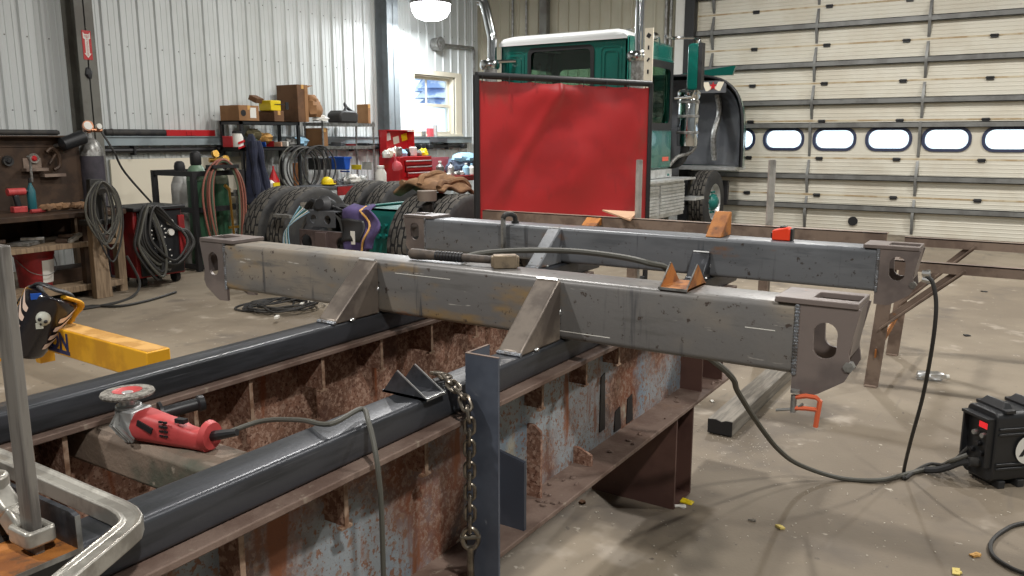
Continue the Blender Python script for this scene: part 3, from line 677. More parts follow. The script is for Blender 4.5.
def ribbon(b, pts, half, z0, z1, zin, lip):
    n = len(pts); L = []
    for i in range(n):
        d = (pts[min(n-1, i+1)]-pts[max(0, i-1)]).normalized(); s = V((d.y, -d.x, 0)); p = pts[i]
        prof = [(-half, z0), (-half, z1), (-half+lip, z1), (-half+lip*1.4, zin), (half-lip*1.4, zin), (half-lip, z1), (half, z1), (half, z0)]
        L += [p+s*a+V((0, 0, z)) for a, z in prof]
    k = 8
    b.add(L, [(i*k+j, i*k+(j+1) % k, (i+1)*k+(j+1) % k, (i+1)*k+j) for i in range(n-1) for j in range(k)]+[list(range(k-1, -1, -1)), list(range((n-1)*k, n*k))])
b = MB(); ribbon(b, pl, .0175, RT_+.0005, RT_+.03, RT_+.0255, .006); b.build('frame', m_forg, t, bevel=.003)
e_ = pl[0]; MB().cyl((e_.x, e_.y-.05, RT_+.0205), (e_.x, e_.y+.05, RT_+.0205), .02, n=14).build('anvil', m_forg, t)
t = thing('angle_iron', 'short rust stained angle iron clamped on the near rail', 'angle iron', (-1.2, .55, .941))
MB().box(-1.36, -1.145, .475, .6, .941, .949).build('flat_leg', m_rusto, t)
MB().prism([(-1.36, .949), (-1.145, .949), (-1.145, 1.0), (-1.16, 1.004), (-1.36, 1.004)], 'xz', .592, .6).build('upright_leg', m_mill, t)
MB().box(-1.145, -1.1435, .475, .6, .941, .949).box(-1.145, -1.1435, .592, .6, .949, 1.0).build('cut_edge', m_galv, t)
# ------------------------------------------------------------------ bars, stakes and the steel horse on the right
t = thing('steel_channel', 'long brown steel channel lying behind the cross beams', 'channel', (-2.2, 5.5, .885))
MB().box(-3.8, -.735, 5.5, 5.506, .885, .965).box(-3.8, -.735, 5.5, 5.58, .959, .965).box(-3.8, -.735, 5.5, 5.58, .885, .891).build('web', m_horse, t)
MB().box(-.735, -.7335, 5.5, 5.506, .885, .965).box(-.735, -.7335, 5.5, 5.58, .959, .965).box(-.735, -.7335, 5.5, 5.58, .885, .891).build('cut_end', m_edge, t)
for px, lab in ((637, 'upright steel stake in front of the red curtain'), (770, 'upright steel stake in front of the cream door')):
    c = atY(px+1, 215, 5.62); tp = atY(px+2.5, 160, 5.62)
    t = thing('stake_stand', lab, 'stand', (c.x, 5.6, 0))
    MB().cyl((c.x, 5.62, .0), (tp.x, 5.62, tp.z), .025, n=14).cyl((tp.x, 5.62, tp.z), (tp.x, 5.62, tp.z+.002), .02, n=14).build('stake', M('pale stake steel', (176, 174, 168), .4, .2, (146, 144, 138), s=6), t)
    MB().box(c.x-.25, c.x+.25, 5.5, 5.7, 0, .012).build('base_plate', m_horse, t)
    MB().box(c.x-.04, c.x+.04, 5.48, 5.6, .875, .884).bar((c.x, 5.54, .01), (c.x, 5.54, .875), .06, .06, (0, 1, 0)).build('bracket', m_horse, t)
# flat pieces on the channel
a, c, d = atz(602, 211, .967), atz(638, 213, .967), atz(630, 221, .967)
tag(MB().prism([(a.x, a.y), (c.x, c.y), (d.x, d.y)], 'xy', .966, .978).build('triangle_plate', M('peach primed plate', (196, 160, 128), .6)), 'flat peach coloured triangle plate lying on the brown channel', 'plate')
c = atY(594, 222, 5.49)
tag(MB().prism([(5.4, .905), (5.497, .905), (5.497, .958), (5.49, .958)], 'yz', c.x-.06, c.x+.06).build('channel_offcut', m_rusto), 'small rusty wedge leaning against the brown channel', 'offcut')
def horse_frame(t, y, ztop, xl, xr):
    MB().box(xl, xr, y-.035, y-.028, ztop-.06, ztop).box(xl, xr, y-.035, y+.035, ztop-.007, ztop).build('top_rail', m_horse, t)
t = thing('steel_horse', 'brown steel work horse with diagonal braces beside the farther bracket', 'work horse', (.2, 5.85, 0))
for y, zt, fx in ((5.4, .82, 5.34), (6.3, .865, 6.34)):
    MB().box(-.72, 1.1, y-.035, y-.028, zt-.06, zt).box(-.72, 1.1, y-.035, y+.03, zt-.007, zt).build('top_rail', m_horse, t)
    for sx in (-1, 1):
        X = lambda d: .19+sx*d
        MB().prism([(X(.93)-.042, 0), (X(.93)+.042, 0), (X(.88)+.042, zt-.06), (X(.88)-.042, zt-.06)], 'xz', y-.006, y+.0).box(X(.93)-.035, X(.93)+.035, y-.04, y+.03, 0, .008).build('leg', m_horse, t)
        MB().prism([(X(.905)-.03, .05), (X(.905)-.023, .05), (X(.875)-.02, zt-.065), (X(.875)-.027, zt-.065)], 'xz', y, y+.06).build('leg', m_horse, t)
        MB().bar((X(.905), y-.02, .38), (X(.47), y-.02, zt-.03), .01, .05, (0, 1, 0)).bar((X(.905), y+.005, .40), (X(.47), y+.005, zt-.02), .05, .008, (0, 1, 0)).build('brace', m_horse, t)
for sx in (-1, 1):
    X = .19+sx*.915
    MB().bar((X, 5.36, .22), (X, 6.34, .30), .008, .05).build('end_tie', m_rusto, t)
    MB().bar((.19+sx*.88, 5.37, .775), (.19+sx*.88, 6.33, .80), .05, .04).build('end_rail', m_horse, t)
t = thing('timber', 'grey weathered timber with dark notched end lying on the floor', 'timber', (-1.28, 4.8, 0))
MB().prism([(-1.335, .006), (-1.2, .006), (-1.2, .088), (-1.235, .088), (-1.262, .078), (-1.29, .088), (-1.335, .084)], 'xz', 4.03, 5.7).build('beam_body', m_woodg, t, bevel=.004)
MB().prism([(-1.333, .008), (-1.202, .008), (-1.202, .086), (-1.235, .086), (-1.262, .076), (-1.29, .086), (-1.333, .082)], 'xz', 4.026, 4.031).build('dark_end', m_black, t)
# orange clamp on the near bracket
c0 = V((-.43, 2.12, .895))
t = thing('c_clamp', 'small orange clamp hanging from the nearer bracket', 'clamp', c0)
yc = 2.121
P = lambda x, y: (lambda q: V((q.x, yc-.012, q.z)))(atY(x, y, yc-.012))
MB().tube([P(796, 397), P(806, 396), P(816, 397.5), P(820, 401), P(818, 412), P(815.5, 427)], .0065, 8).tube([P(792, 408), P(806, 408.5), P(818, 410)], .006, 8).build('frame', m_orange, t)
MB().cyl(P(794, 395), P(793, 412), .0075, n=10).cyl(P(776, 410), P(792, 409), .004, n=8).cyl(P(795, 394)+V((0, 0, .004)), P(795, 394)+V((0, 0, .012)), .012, n=12).tube([P(796, 410), P(800, 406), P(803, 404)], .004, 6).build('screw', m_galv, t)
# ground clamp and its lead from the farther bracket
yg = 3.47
G = lambda x, y, v=yg: atY(x, y, v)
t = thing('ground_clamp_lead', 'dark lead hanging from a copper clamp on the farther bracket down to the black case', 'cable', G(930, 280))
MB().tube([G(922, 273), G(930, 274)], .012, 8).tube([G(922, 279), G(931, 281)], .011, 8).cyl(G(928, 270), G(929, 284), .008, n=8).build('clamp_jaw', m_steel, t)
pts = [G(926, 277), G(932, 281, 3.46), G(936, 300, 3.45), G(935, 325, 3.45), G(930, 360, 3.5), G(922, 400, 3.6), G(911, 440, 3.72)]
pts += [atz(904, 470, .03), atz(905, 478, .014), atz(915, 471, .014), atz(930, 464, .014), V((-.2, 4.09, .06)), V((-.13, 4.08, .16))]
MB().tube(spline(pts, 8), .008, 8).build('lead', m_cord, t)
# black suitcase power source, turned 43 degrees
cw = V((-.026, 4.02, 0)); RZ = math.radians(43); e1 = V((math.cos(RZ), math.sin(RZ), 0)); e2 = V((-math.sin(RZ), math.cos(RZ), 0))
t = thing('welding_power_source', 'black ribbed suitcase welder with white round logo standing on the floor', 'welder', cw+e1*.25+e2*.1)
LW, WW, HH = .50, .185, .355
def W(a, bb, z): return cw+e1*a+e2*bb+V((0, 0, z))
def wbox(b, a0, a1, b0, b1, z0, z1):
    return b.add([W(a, c, z) for a in (a0, a1) for c in (b0, b1) for z in (z0, z1)], [(0, 1, 3, 2), (4, 6, 7, 5), (0, 4, 5, 1), (2, 3, 7, 6), (0, 2, 6, 4), (1, 5, 7, 3)])
b = MB(); prof = rrect(0.0, WW, .03, HH, .03, 5)
for (a0, a1) in ((.0, LW),):
    k = len(prof); b.add([W(a, c, z) for a in (a0, a1) for c, z in prof], [list(range(k)), list(range(2*k-1, k-1, -1))]+[((i+1) % k, i, i+k, (i+1) % k+k) for i in range(k)])
b.build('case', m_blackp, t, bevel=.006)
b = MB()
for z in (.09, .11, .25, .275): wbox(b, .012, LW-.01, -.008, WW+.008, z, z+.012)
b.build('side_rib', m_blackp, t, bevel=.003)
b = MB()
for a in (.04, .19, .33): 
    wbox(b, a, a+.05, .0, WW, HH-.005, HH+.012)
    b.add([W(a, .02, HH+.01), W(a+.05, .02, HH+.01), W(a+.05, WW-.02, HH+.01), W(a, WW-.02, HH+.01), W(a+.02, .04, HH+.04), W(a+.05, .04, HH+.03), W(a+.05, WW-.04, HH+.03), W(a+.02, WW-.04, HH+.04)], [(0, 1, 2, 3), (4, 5, 6, 7), (0, 1, 5, 4), (1, 2, 6, 5), (2, 3, 7, 6), (3, 0, 4, 7)])
b.build('top_rib', m_blackp, t, bevel=.003)
b = MB()
for a in (.04, .14, .24, .34, .44): wbox(b, a, a+.035, .0, WW, 0, .035)
b.build('foot', m_rubber, t, bevel=.003)
b = MB(); wbox(b, -.03, 0, .012, .022, .1, .32); wbox(b, -.03, 0, WW-.022, WW-.012, .1, .32); wbox(b, -.04, 0, .012, WW-.012, .315, .328); wbox(b, -.002, 0, .02, WW-.02, .08, .32)
b.build('panel_hood', m_blackp, t, bevel=.003)
b = MB(); wbox(b, -.004, -.001, .04, .10, .265, .292); b.build('display', M('red display', (226, 40, 46), .4, emit=.8), t)
for bb, z in ((.06, .235), (.11, .235), (.085, .19), (.06, .15), (.12, .15)):
    MB().cyl(W(-.001, bb, z), W(-.022, bb, z), .014, .011, 14).build('knob', m_galv if z > .2 else m_black, t)
b = MB().cyl(W(0, .09, .095), W(-.05, .09, .1), .024, .02, 14).tube(spline([W(-.03, .09, .1), W(-.07, .11, .09), W(-.10, .14, .06), W(-.13, .18, .03), W(-.16, .22, .016)], 5), .016, 8); b.build('torch_socket', m_rubber, t)
lc = W(.168, -.0095, .182)
b = MB(); b.add([lc+e1*(.068*math.cos(2*PI*i/40))+V((0, 0, .068*math.sin(2*PI*i/40))) for i in range(40)], [list(range(40))]); b.build('logo_disc', m_paper, t)
b = MB(); off = e2*-.001
for poly in ([(-.05, -.03), (-.028, -.03), (.012, .036), (-.008, .036)], [(-.008, .036), (.012, .036), (.024, -.006), (.008, -.006)], [(.005, .0), (.022, .0), (.05, -.03), (.03, -.03)], [(-.02, -.012), (.02, -.012), (.024, -.022), (-.026, -.022)]):
    k = len(poly); b.add([lc+off+e1*p+V((0, 0, q)) for p, q in poly], [list(range(k))])
b.build('logo_mark', m_black, t)
pts = [atz(1075, 520, .01), atz(1024, 523, .01), atz(1003, 531, .01), atz(991, 543, .01), atz(993, 555, .01), atz(1006, 565, .01), atz(1024, 573, .01), atz(1060, 582, .01)]
tag(MB().tube(spline(pts, 8), .008, 8).build('extension_lead', m_cord), 'thin dark lead curving over the bare floor below the black welder', 'lead')
# crushed bottle, scraps
bc = atz(931, 376, .03)
t = thing('plastic_bottle', 'crushed clear plastic bottle lying on the floor', 'bottle', (bc.x, bc.y, 0))
dv = V((.95, .3, 0)).normalized()
b = MB(); prof = [(.006, -.085), (.03, -.08), (.033, -.05), (.026, -.03), (.034, -.01), (.028, .01), (.034, .03), (.03, .06), (.014, .085), (.013, .095)]
b.lathe(prof, (bc.x, bc.y, .031), 12, dv)
for v in b.v: v += V((noise.noise(v*40), noise.noise(v*40+V((9, 0, 0))), noise.noise(v*40+V((0, 9, 0)))))*.008; v.z = max(.004, v.z)
b.build('body', m_plastic, t)
MB().cyl(V((bc.x, bc.y, .031))+dv*.088, V((bc.x, bc.y, .031))+dv*.106, .016, n=14).build('cap', m_paper, t)
for i, (px, py, r, m, lab, nm) in enumerate([(687, 503, .05, m_yel, 'yellow scrap lying at the foot of the maroon stand', 'scrap'), (680, 507, .05, m_paper, 'white paper strip on floor beside the yellow scrap', 'paper_strip'),
        (582, 503, .03, m_cardd, 'brown crumb of scale on the floor under the girder', 'scrap'), (780, 528, .035, M('pale yellow scrap', (210, 190, 110), .7), 'pale yellow crumb on the open floor nearest the camera', 'scrap'),
        (752, 521, .03, m_woodg, 'thin straw coloured shaving on the floor', 'shaving'), (975, 556, .035, m_dusty, 'tan scrap on the floor beside the cord loop', 'scrap'), (956, 573, .04, M('pale yellow scrap', (210, 190, 110), .7), 'yellowish scrap on the floor nearest the picture edge', 'scrap'),
        (712, 402, .025, m_paper, 'white crumb on the floor beside the timber', 'crumb'), (984, 292, .06, m_black, 'black stick on the floor under the brown horse', 'stick'), (967, 336, .05, m_black, 'black scrap on the floor between horse and bottle', 'scrap')]):
    c = atz(px, py, 0); b = MB(); r *= .7
    b.obox(c+V((0, 0, .005)), (r*1.5, r*(.35 if i in (1, 4, 8) else .9), .008), i*.8, .15, .1); b.blob(c+V((r*.3, 0, .005)), (r*.5, r*.35, .007), 8, .3, 3, i)
    for v in b.v: v.z = max(v.z, .001)
    tag(b.build(nm, m, bevel=.001), lab, 'scrap')
b = MB()
for k in range(200):
    q = atz(RN.uniform(560, 1010), RN.uniform(410, 570), 0)
    r = RN.uniform(.001, .0032); b.obox(q+V((0, 0, r*.4)), (r*2, r*1.6, r), RN.uniform(0, 3))
for k in range(160):
    q = atz(RN.gauss(645, 22), RN.gauss(438, 14), 0) if False else atz(RN.gauss(745, 24), RN.gauss(445, 16), 0)
    r = RN.uniform(.001, .003); b.obox(q+V((0, 0, r*.4)), (r*2, r*1.6, r), RN.uniform(0, 3))
tag(b.build('floor_grit', M('pale grit', (196, 188, 174), .9)), 'pale grit scattered over the concrete floor', 'grit', kind='stuff')
# coil of thin black wire on the floor behind the nearer beam
cc = atz(282, 308, 0)
t = thing('wire_coil', 'loose coil of thin black wire on the concrete floor', 'wire', (cc.x, cc.y, 0))
for k in range(9):
    pts = [cc+V(((.24+RN.uniform(-.07, .07))*math.cos(a+k)+RN.uniform(-.05, .05)+.06*(k-4)*.6, (.3+RN.uniform(-.07, .07))*math.sin(a+k), .012+.009*k*RN.uniform(.4, 1))) for a in [2*PI*i/9 for i in range(9)]]
    MB().tube(spline(pts, 5, True), .0085, 6, closed=True).build('loop', m_rubber, t)
for px, py in ((302, 304), (277, 317), (312, 301)):
    q = atz(px, py, .05); MB().obox(q, (.07, .03, .02), RN.uniform(0, 3)).build('tie', m_paper, t)
# ------------------------------------------------------------------ truck
XC = -5.57
tk = thing('truck', 'teal tractor truck with tilted hood facing the cream door', 'truck', (XC, 9, 0))
TR = .52
def tyre_mesh():
    b = MB(); n = 120; rows = [(-.14, .30, 0), (-.14, .47, 0), (-.128, .50, 0), (-.115, TR-.006, 2), (-.075, TR, 2), (-.072, TR-.014, 0), (-.062, TR-.014, 0), (-.059, TR, 2), (-.022, TR+.002, 2), (-.019, TR-.014, 0), (-.011, TR-.014, 0), (-.008, TR+.002, 2)]
    rows = rows+[(-h, r, f) for h, r, f in reversed(rows)]
    vs = []
    for j, (h, r, f) in enumerate(rows):
        sh = (j//4) % 2*2
        for i in range(n):
            rr = r-(.010 if f == 2 and (i+(j//4) % 2*3) % 6 == 0 else 0)
            a = 2*PI*(i+.0)/n; vs.append((h, rr*math.cos(a), rr*math.sin(a)))
    k = len(rows)
    b.v = [V(p) for p in vs]
    for j in range(k-1):
        for i in range(n):
            b.f.append([j*n+i, j*n+(i+1) % n, (j+1)*n+(i+1) % n, (j+1)*n+i])
            ra, rb = rows[j], rows[j+1]
            low = (ra[2] == 0 and rb[2] == 0 and abs(ra[0]) < .09) or ((ra[2] == 2) != (rb[2] == 2) and abs(ra[0]) < .09)
            sh = (j//4) % 2*3
            b.mi.append(1 if low or (ra[2] == 2 and rb[2] == 2 and (i+sh) % 6 == 0) else 2 if abs(ra[0])+abs(rb[0]) > .24 else 0)
    return b
def wheel(c, first=None, out=1, front=False):
    if first:
        o = dup(first, tk); o.location = V(c)-tk.location; return o
    r = MB(); r.lathe([(.30, -.13), (.285, -.10), (.28, .03), (.24, .045), (.22, .05), (.12, .05)] if not front else [(.30, -.13), (.28, -.1), (.27, .10), (.29, .135), (.30, .135), (.275, .11), (.25, .06), (.2, .075), (.14, .09)], c, 40, (out, 0, 0), cap=False)
    o = r.build('wheel', m_alu if front else m_rubw, tk)
    o.location = V(c)-tk.location
    for v in o.data.vertices: v.co -= o.location
    ty = tyre_mesh(); ty.v = [p+V(c) for p in ty.v]; ty.build('tyre', [m_rubw, m_rubd, m_rubs], o)
    h = MB()
    if front:
        h.lathe([(.14, .09), (.13, .13), (.09, .17), (.06, .19)], c, 24, (out, 0, 0))
        for k in range(10):
            a = 2*PI*k/10; q = V(c)+V((out*.08, .17*math.cos(a), .17*math.sin(a))); h.cyl(q, q+V((out*.04, 0, 0)), .018, n=6)
    else: h.lathe([(.2, .0), (.19, .06), (.12, .08), (.09, .16), (.05, .17)], c, 20, (out, 0, 0))
    h.build('hub', m_tealp if front else m_black, o); return o
AY, CY_ = 6.12, 7.52
W0 = wheel((-6.82, AY, TR))
for c in ((-6.45, AY, TR), (-4.83, AY, TR), (-4.46, AY, TR), (-6.82, CY_, TR), (-6.45, CY_, TR), (-4.83, CY_, TR), (-4.46, CY_, TR)): wheel(c, W0)
FWY = 12.95
fw = wheel((-4.48, FWY, TR), None, 1, True); wheel((-6.66, FWY, TR), fw)
for yy in (AY, CY_, FWY): MB().cyl((-6.7, yy, TR), (-4.45, yy, TR), .07, n=12).lathe([(.07, -.28), (.2, -.12), (.22, 0), (.2, .12), (.07, .28)], (XC, yy, TR), 16, (1, 0, 0)).build('axle', m_black, tk)
for x in (XC-.43, XC+.43):
    s = 1 if x < XC else -1
    ys = 6.5 if x < XC else 5.9
    MB().box(x-.005, x+.005, ys, 13.4, .57, .845).box(min(x, x+s*.08), max(x, x+s*.08), ys, 13.4, .835, .845).box(min(x, x+s*.08), max(x, x+s*.08), ys, 13.4, .57, .58).build('frame_rail', m_tealp, tk)
# rear cross members seen between the tyres
yx = 5.5
def hole(cx, cz, r): return [(cx+r*math.cos(2*PI*i/20), cz+r*math.sin(2*PI*i/20)) for i in range(20)]
a0, a1 = atY(306, 211, yx), atY(335, 228, yx)
xm = (a0.x+a1.x)/2; zt, zb = a0.z, a1.z
b = MB(); b.plate([(a0.x, zb), (xm, zb), (xm, zt), (a0.x, zt)], hole((a0.x+xm)/2, (zt+zb)/2, .042), 'xz', yx, yx+.012).plate([(xm, zb), (a1.x, zb), (a1.x, zt), (xm, zt)], hole((a1.x+xm)/2, (zt+zb)/2, .042), 'xz', yx, yx+.012)
b.box(a0.x, a1.x, yx, yx+.14, zt, zt+.01); b.build('crossmember', m_hoodin, tk)
c0, c1 = atY(299, 229, yx-.05), atY(349, 252, yx-.05); xm = (c0.x+c1.x)/2
m_cm = M('brown primed casting', (92, 78, 76), .6, .2, (74, 62, 60), s=4)
b = MB(); zl = c1.z-.1
for p, q in ((c0.x, xm), (xm, c1.x)): b.plate([(p, zl), (q, zl), (q, c0.z), (p, c0.z)], hole(p+(q-p)*(.28 if p == c0.x else .72), c0.z-.12, .075), 'xz', yx-.05, yx-.03)
b.box(xm-.07, xm+.07, yx-.09, yx-.05, zl, c0.z-.01); b.build('crossmember', m_cm, tk, bevel=.006)
b = MB(); q = atY(325, 207, yx+.1)
b.lathe([(.07, -.08), (.1, -.06), (.1, .05), (.07, .08), (.05, .1)], q, 20, (.2, -1, .4)); b.tube(spline([q+V((-.3, .05, -.02)), q+V((-.16, 0, .05)), q, q+V((.2, .1, .0)), q+V((.4, .2, -.12))], 5), .028, 8)
for k in range(5): b.tube(spline([q+V((-.28+.1*k, .08, -.05)), q+V((-.1+.08*k, .0, .06-.02*k)), q+V((.2+.05*k, .05, -.12)), q+V((.3, .1, -.25-.03*k))], 5), .012, 6)
b.build('brake_lines', m_black, tk)
for k in range(7):
    q = atY(300+k*1.5, 206+k, yx-.1); m = (m_lblue, m_tealp, m_paper)[k % 3]
    MB().tube(spline([q, q+V((-.05-.02*k, -.04, -.1)), q+V((-.12-.03*k, -.05, -.22)), q+V((-.14-.035*k, -.02, -.42))], 5), .005, 5).build('wire', m, tk)
q = atY(300, 205, 5.9); MB().cyl(q+V((0, 0, -.06)), q+V((0, 0, .03)), .07, .08, 16).build('air_spring_puck', m_woodg, tk)
q = atY(283, 216, 5.6); MB().obox(q, (.26, .05, .03), -.1).build('leaf_tip', m_galv, tk)
q = atY(427, 194, 5.75); MB().cyl(q+V((0, 0, -.06)), q+V((0, 0, .03)), .085, .09, 20).build('air_spring_puck', M('grey brown puck', (122, 110, 100), .7), tk)
MB().cyl(q+V((0, 0, -.09)), V((q.x, q.y+.1, .7)), .05, n=10).build('air_spring', m_rubber, tk)
for p, r2, zz in (((345, 236), (386, 246), .30),):
    u, v = atY(368, 208, 5.75), atY(396, 208, 5.75)
    MB().box(u.x, v.x, 5.75, 5.77, u.z-.42, u.z).box(u.x, v.x, 5.75, 6.6, u.z-.02, u.z).build('fish_plate', m_tealp, tk)
    for k in range(4): q = atY(380+(k % 2)*6, 226+(k//2)*10, 5.74); MB().cyl(q, q+V((0, -.03, 0)), .025, n=6).build('bolt', m_tealp, tk)
# cab: rear, sides, front, roof, glazing
CX0, CX1, CY0c, CY1c, CZ0, CZ1 = XC-1.0, XC+.98, 10.0, 11.55, 1.0, 2.85
wl, wr = atY(530, 60, CY0c).x, atY(592, 60, CY0c).x; wb, wt = atY(560, 88, CY0c).z-.03, atY(560, 49, CY0c).z
b = MB()
b.plate([(CX0, CZ0), (CX1, CZ0), (CX1, CZ1), (CX0, CZ1)], rrect(wl, wr, wb, wt, .07, 5), 'xz', CY0c, CY0c+.05)
b.plate([(CX0, CZ0), (CX1, CZ0), (CX1, CZ1), (CX0, CZ1)], rrect(CX0+.1, CX1-.1, 1.85, 2.6, .08, 5), 'xz', CY1c-.05, CY1c)
sw = rrect(CY0c+.42, CY1c-.1, 1.72, 2.56, .09, 5)
for x in (CX0, CX1-.05): b.plate([(CY0c, CZ0), (CY1c, CZ0), (CY1c, CZ1), (CY0c, CZ1)], sw, 'yz', x, x+.05)
b.box(CX0, CX1, CY0c, CY1c, CZ0, CZ0+.05)
cab = b.build('cab', m_teal, tk, bevel=.012)
b = MB(); k_ = 0; rs = []
for dy, sc_, zt_ in ((-.05, .97, .01), (-.055, 1., .05), (-.03, .985, .085), (.1, .95, .115), (.5, .9, .12), (.9, .82, .08), (1.2, .7, .03)):
    rs.append([V((XC+(x-XC)*sc_, CY0c+dy, CZ1-.03+(z)*(zt_+.03)/.1)) for x, z in [(CX0, 0), (CX0+.0, .045), (CX0+.05, .085), (CX0+.16, .1), (XC, .1), (CX1-.16, .1), (CX1-.05, .085), (CX1-.0, .045), (CX1-.0, 0)]])
n = 9; b.add([p for r in rs for p in r], [(j*n+i, j*n+i+1, (j+1)*n+i+1, (j+1)*n+i) for j in range(len(rs)-1) for i in range(n-1)]+[list(range(n))])
b.build('roof', m_roofw, cab, sharp=60)
MB().prism([(CX0, CZ1-.02), (CX1, CZ1-.02), (CX1-.06, CZ1+.03), (CX0+.06, CZ1+.03)], 'xz', CY0c, CY1c).build('header', m_teal, cab, bevel=.012)
MB().plate(rrect(wl-.035, wr+.035, wb-.035, wt+.035, .09, 5), rrect(wl+.02, wr-.02, wb+.02, wt-.02, .06, 5), 'xz', CY0c-.012, CY0c).build('window_gasket', m_black, cab)
MB().box(wl, wr, CY0c+.02, CY0c+.025, wb, wt).build('rear_window', g_teal, cab)
MB().box(CX0+.08, CX1-.08, CY1c-.03, CY1c-.025, 1.83, 2.62).build('windshield', g_teal, cab)
for x in (CX0+.02, CX1-.028): MB().box(x, x+.006, CY0c+.4, CY1c-.08, 1.7, 2.58).build('side_window', g_teal, cab)
for p0, p1 in ((507, 522), (603, 619)):
    x0, x1 = atY(p0, 60, CY0c).x, atY(p1, 60, CY0c).x
    for g, dy in ((0, .014), (.05, .02)):
        MB().plate(rrect(x0-.04+g, x1+.04-g, 1.7+g, wt-g, .06, 5), rrect(x0-.022+g, x1+.022-g, 1.718+g, wt-.018-g, .05, 5), 'xz', CY0c-dy*.6, CY0c).build('panel_rim', m_teal, cab)
MB().box(wl+.1, wl+.5, 10.5, 10.62, 1.3, 2.2).box(wr-.6, wr-.1, 10.55, 10.7, 1.3, 1.95).build('seat', m_black, cab, bevel=.05)
MB().tube(spline([(wr-.28, 10.6, 2.6), (wr-.27, 10.55, 2.3), (wr-.2, 10.5, 2.12), (wr-.1, 10.5, 2.2)], 6), .012, 6).build('mic_cord', m_black, cab)
dr = MB().plate([(CY0c+.35, 1.12), (CY1c-.03, 1.12), (CY1c-.03, 2.66), (CY0c+.35, 2.66)], sw, 'yz', CX1, CX1+.025).build('door', m_teal, cab, bevel=.008)
MB().plate([(CY0c+.37, 1.66), (CY1c-.05, 1.66), (CY1c-.05, 2.62), (CY0c+.37, 2.62)], rrect(CY0c+.46, CY1c-.14, 1.76, 2.52, .08, 5), 'yz', CX1+.025, CX1+.035).build('gasket', m_black, dr)
MB().box(CX1+.025, CX1+.05, CY0c+.45, CY0c+.6, 1.5, 1.54).build('handle', m_chrome, dr)
MB().box(CX1+.025, CX1+.03, CY1c-.35, CY1c-.12, 1.22, 1.28).build('lamp', M('red reflector', (210, 90, 70), .3), dr)
MB().prism(rrect(CY0c+.5, CY0c+.78, 1.42, 1.78, .06, 4), 'yz', CX1+.026, CX1+.03).build('quarter_glass', M('pale glass', (160, 190, 190), .15), dr)
# stacks
for px, lab in ((639, 'r'), (491, 'l')):
    q = atY(px, 60, 9.75); x = q.x
    st = MB().cyl((x, 9.75, 2.05), (x, 9.75, 3.0 if lab == 'r' else 2.6), .06, n=20)
    if lab == 'r': st.cyl((x, 9.75, 3.0), (x, 9.75, 3.9), .06, n=20)
    else:
        e = atY(480, 2, 9.75); st.tube(spline([(x+.02, 9.75, 2.55), (x+.02, 9.75, 2.75), (x+.02, 9.75, 2.93), (x-.005, 9.75, 3.03), ((x+e.x)/2-.01, 9.75, e.z-.05), (e.x, 9.75, e.z+.02)], 8), .066, 16)
    st = st.build('exhaust_stack', m_chrome, tk)
    MB().prism([(x+.1*math.cos(a), 9.75+.1*math.sin(a)) for a in [PI+PI*i/10 for i in range(11)]]+[(x+.092*math.cos(a), 9.75+.092*math.sin(a)) for a in [2*PI-PI*i/10 for i in range(11)]], 'xy', 1.3, 2.52).build('heat_shield', m_galv, st)
    MB().lathe([(.12, -.06), (.14, -.03), (.14, .03), (.12, .06)], (x-.02, 9.75, 2.56), 20, cap=False).tube([(x, 9.75, 2.6), (x+(.25 if lab == 'l' else -.25), 10.0, 2.62)], .025, 8).build('clamp', m_chrome, st)
    MB().cyl((x, 9.8, .8), (x, 9.8, 2.05), .11, n=20).build('muffler', m_chrome, st)
s0, s1 = atY(644, 60, 9.6).x, atY(652.5, 60, 9.6).x
zt, zb = atY(648, 28, 9.6).z, atY(648, 88, 9.6).z
pl = MB().box(s0, s1, 9.6, 9.615, zb-.5, zt).build('cream_guard', m_cream, tk)
for k in range(5): z = zt-.06-(zt-zb)*k/5; MB().obox(((s0+s1)/2, 9.598, z-.03), (.02 if k else .05, .006, .05), 0, 0, .6 if k % 2 == 0 else 0).build('slot', m_black, pl)
# roof fittings
for px, py, w in ((609, 30, .12), (630, 29, .07), (563, 33, .1)):
    q = atY(px, py, 10.6); MB().box(q.x-w/2, q.x+w/2, 10.55, 10.65, CZ1+.15, q.z+.0).build('marker_lamp', m_galv, tk)
q = atY(659, 36, 10.9); MB().lathe([(.02, 0), (.05, .05), (.06, .12)], q, 14, (-.6, -1, -.1)).tube([q, q+V((0, .05, -.12))], .012, 6).build('roof_horn', m_chrome, tk)
# mirror on its arm
my = 11.75; m0, m1 = atY(687, 65, my).x, atY(702, 65, my).x; mzt, mzb = atY(695, 43, my).z, atY(695, 90, my).z
mm = MB().prism(rrect(m0, m1-.05, mzb, mzt, .05, 4), 'xz', my, my+.1).build('mirror', m_teal, tk, bevel=.02)
MB().box(m1-.055, m1, my-.01, my+.11, mzb, mzt).build('mirror_edge', m_black, mm)
MB().tube(spline([(CX1, my-.5, mzt+.06), (m0-.2, my-.1, mzt+.08), (m0+.05, my+.05, mzt+.08), ((m0+m1)/2+.04, my+.05, mzt+.05), ((m0+m1)/2+.05, my+.05, mzt-.03)], 6), .022, 8).tube([((m0+m1)/2, my+.05, mzb), ((m0+m1)/2-.05, my+.04, mzb-.1), (CX1, my-.1, mzb-.12)], .02, 8).build('mirror_arm', m_chrome, mm)
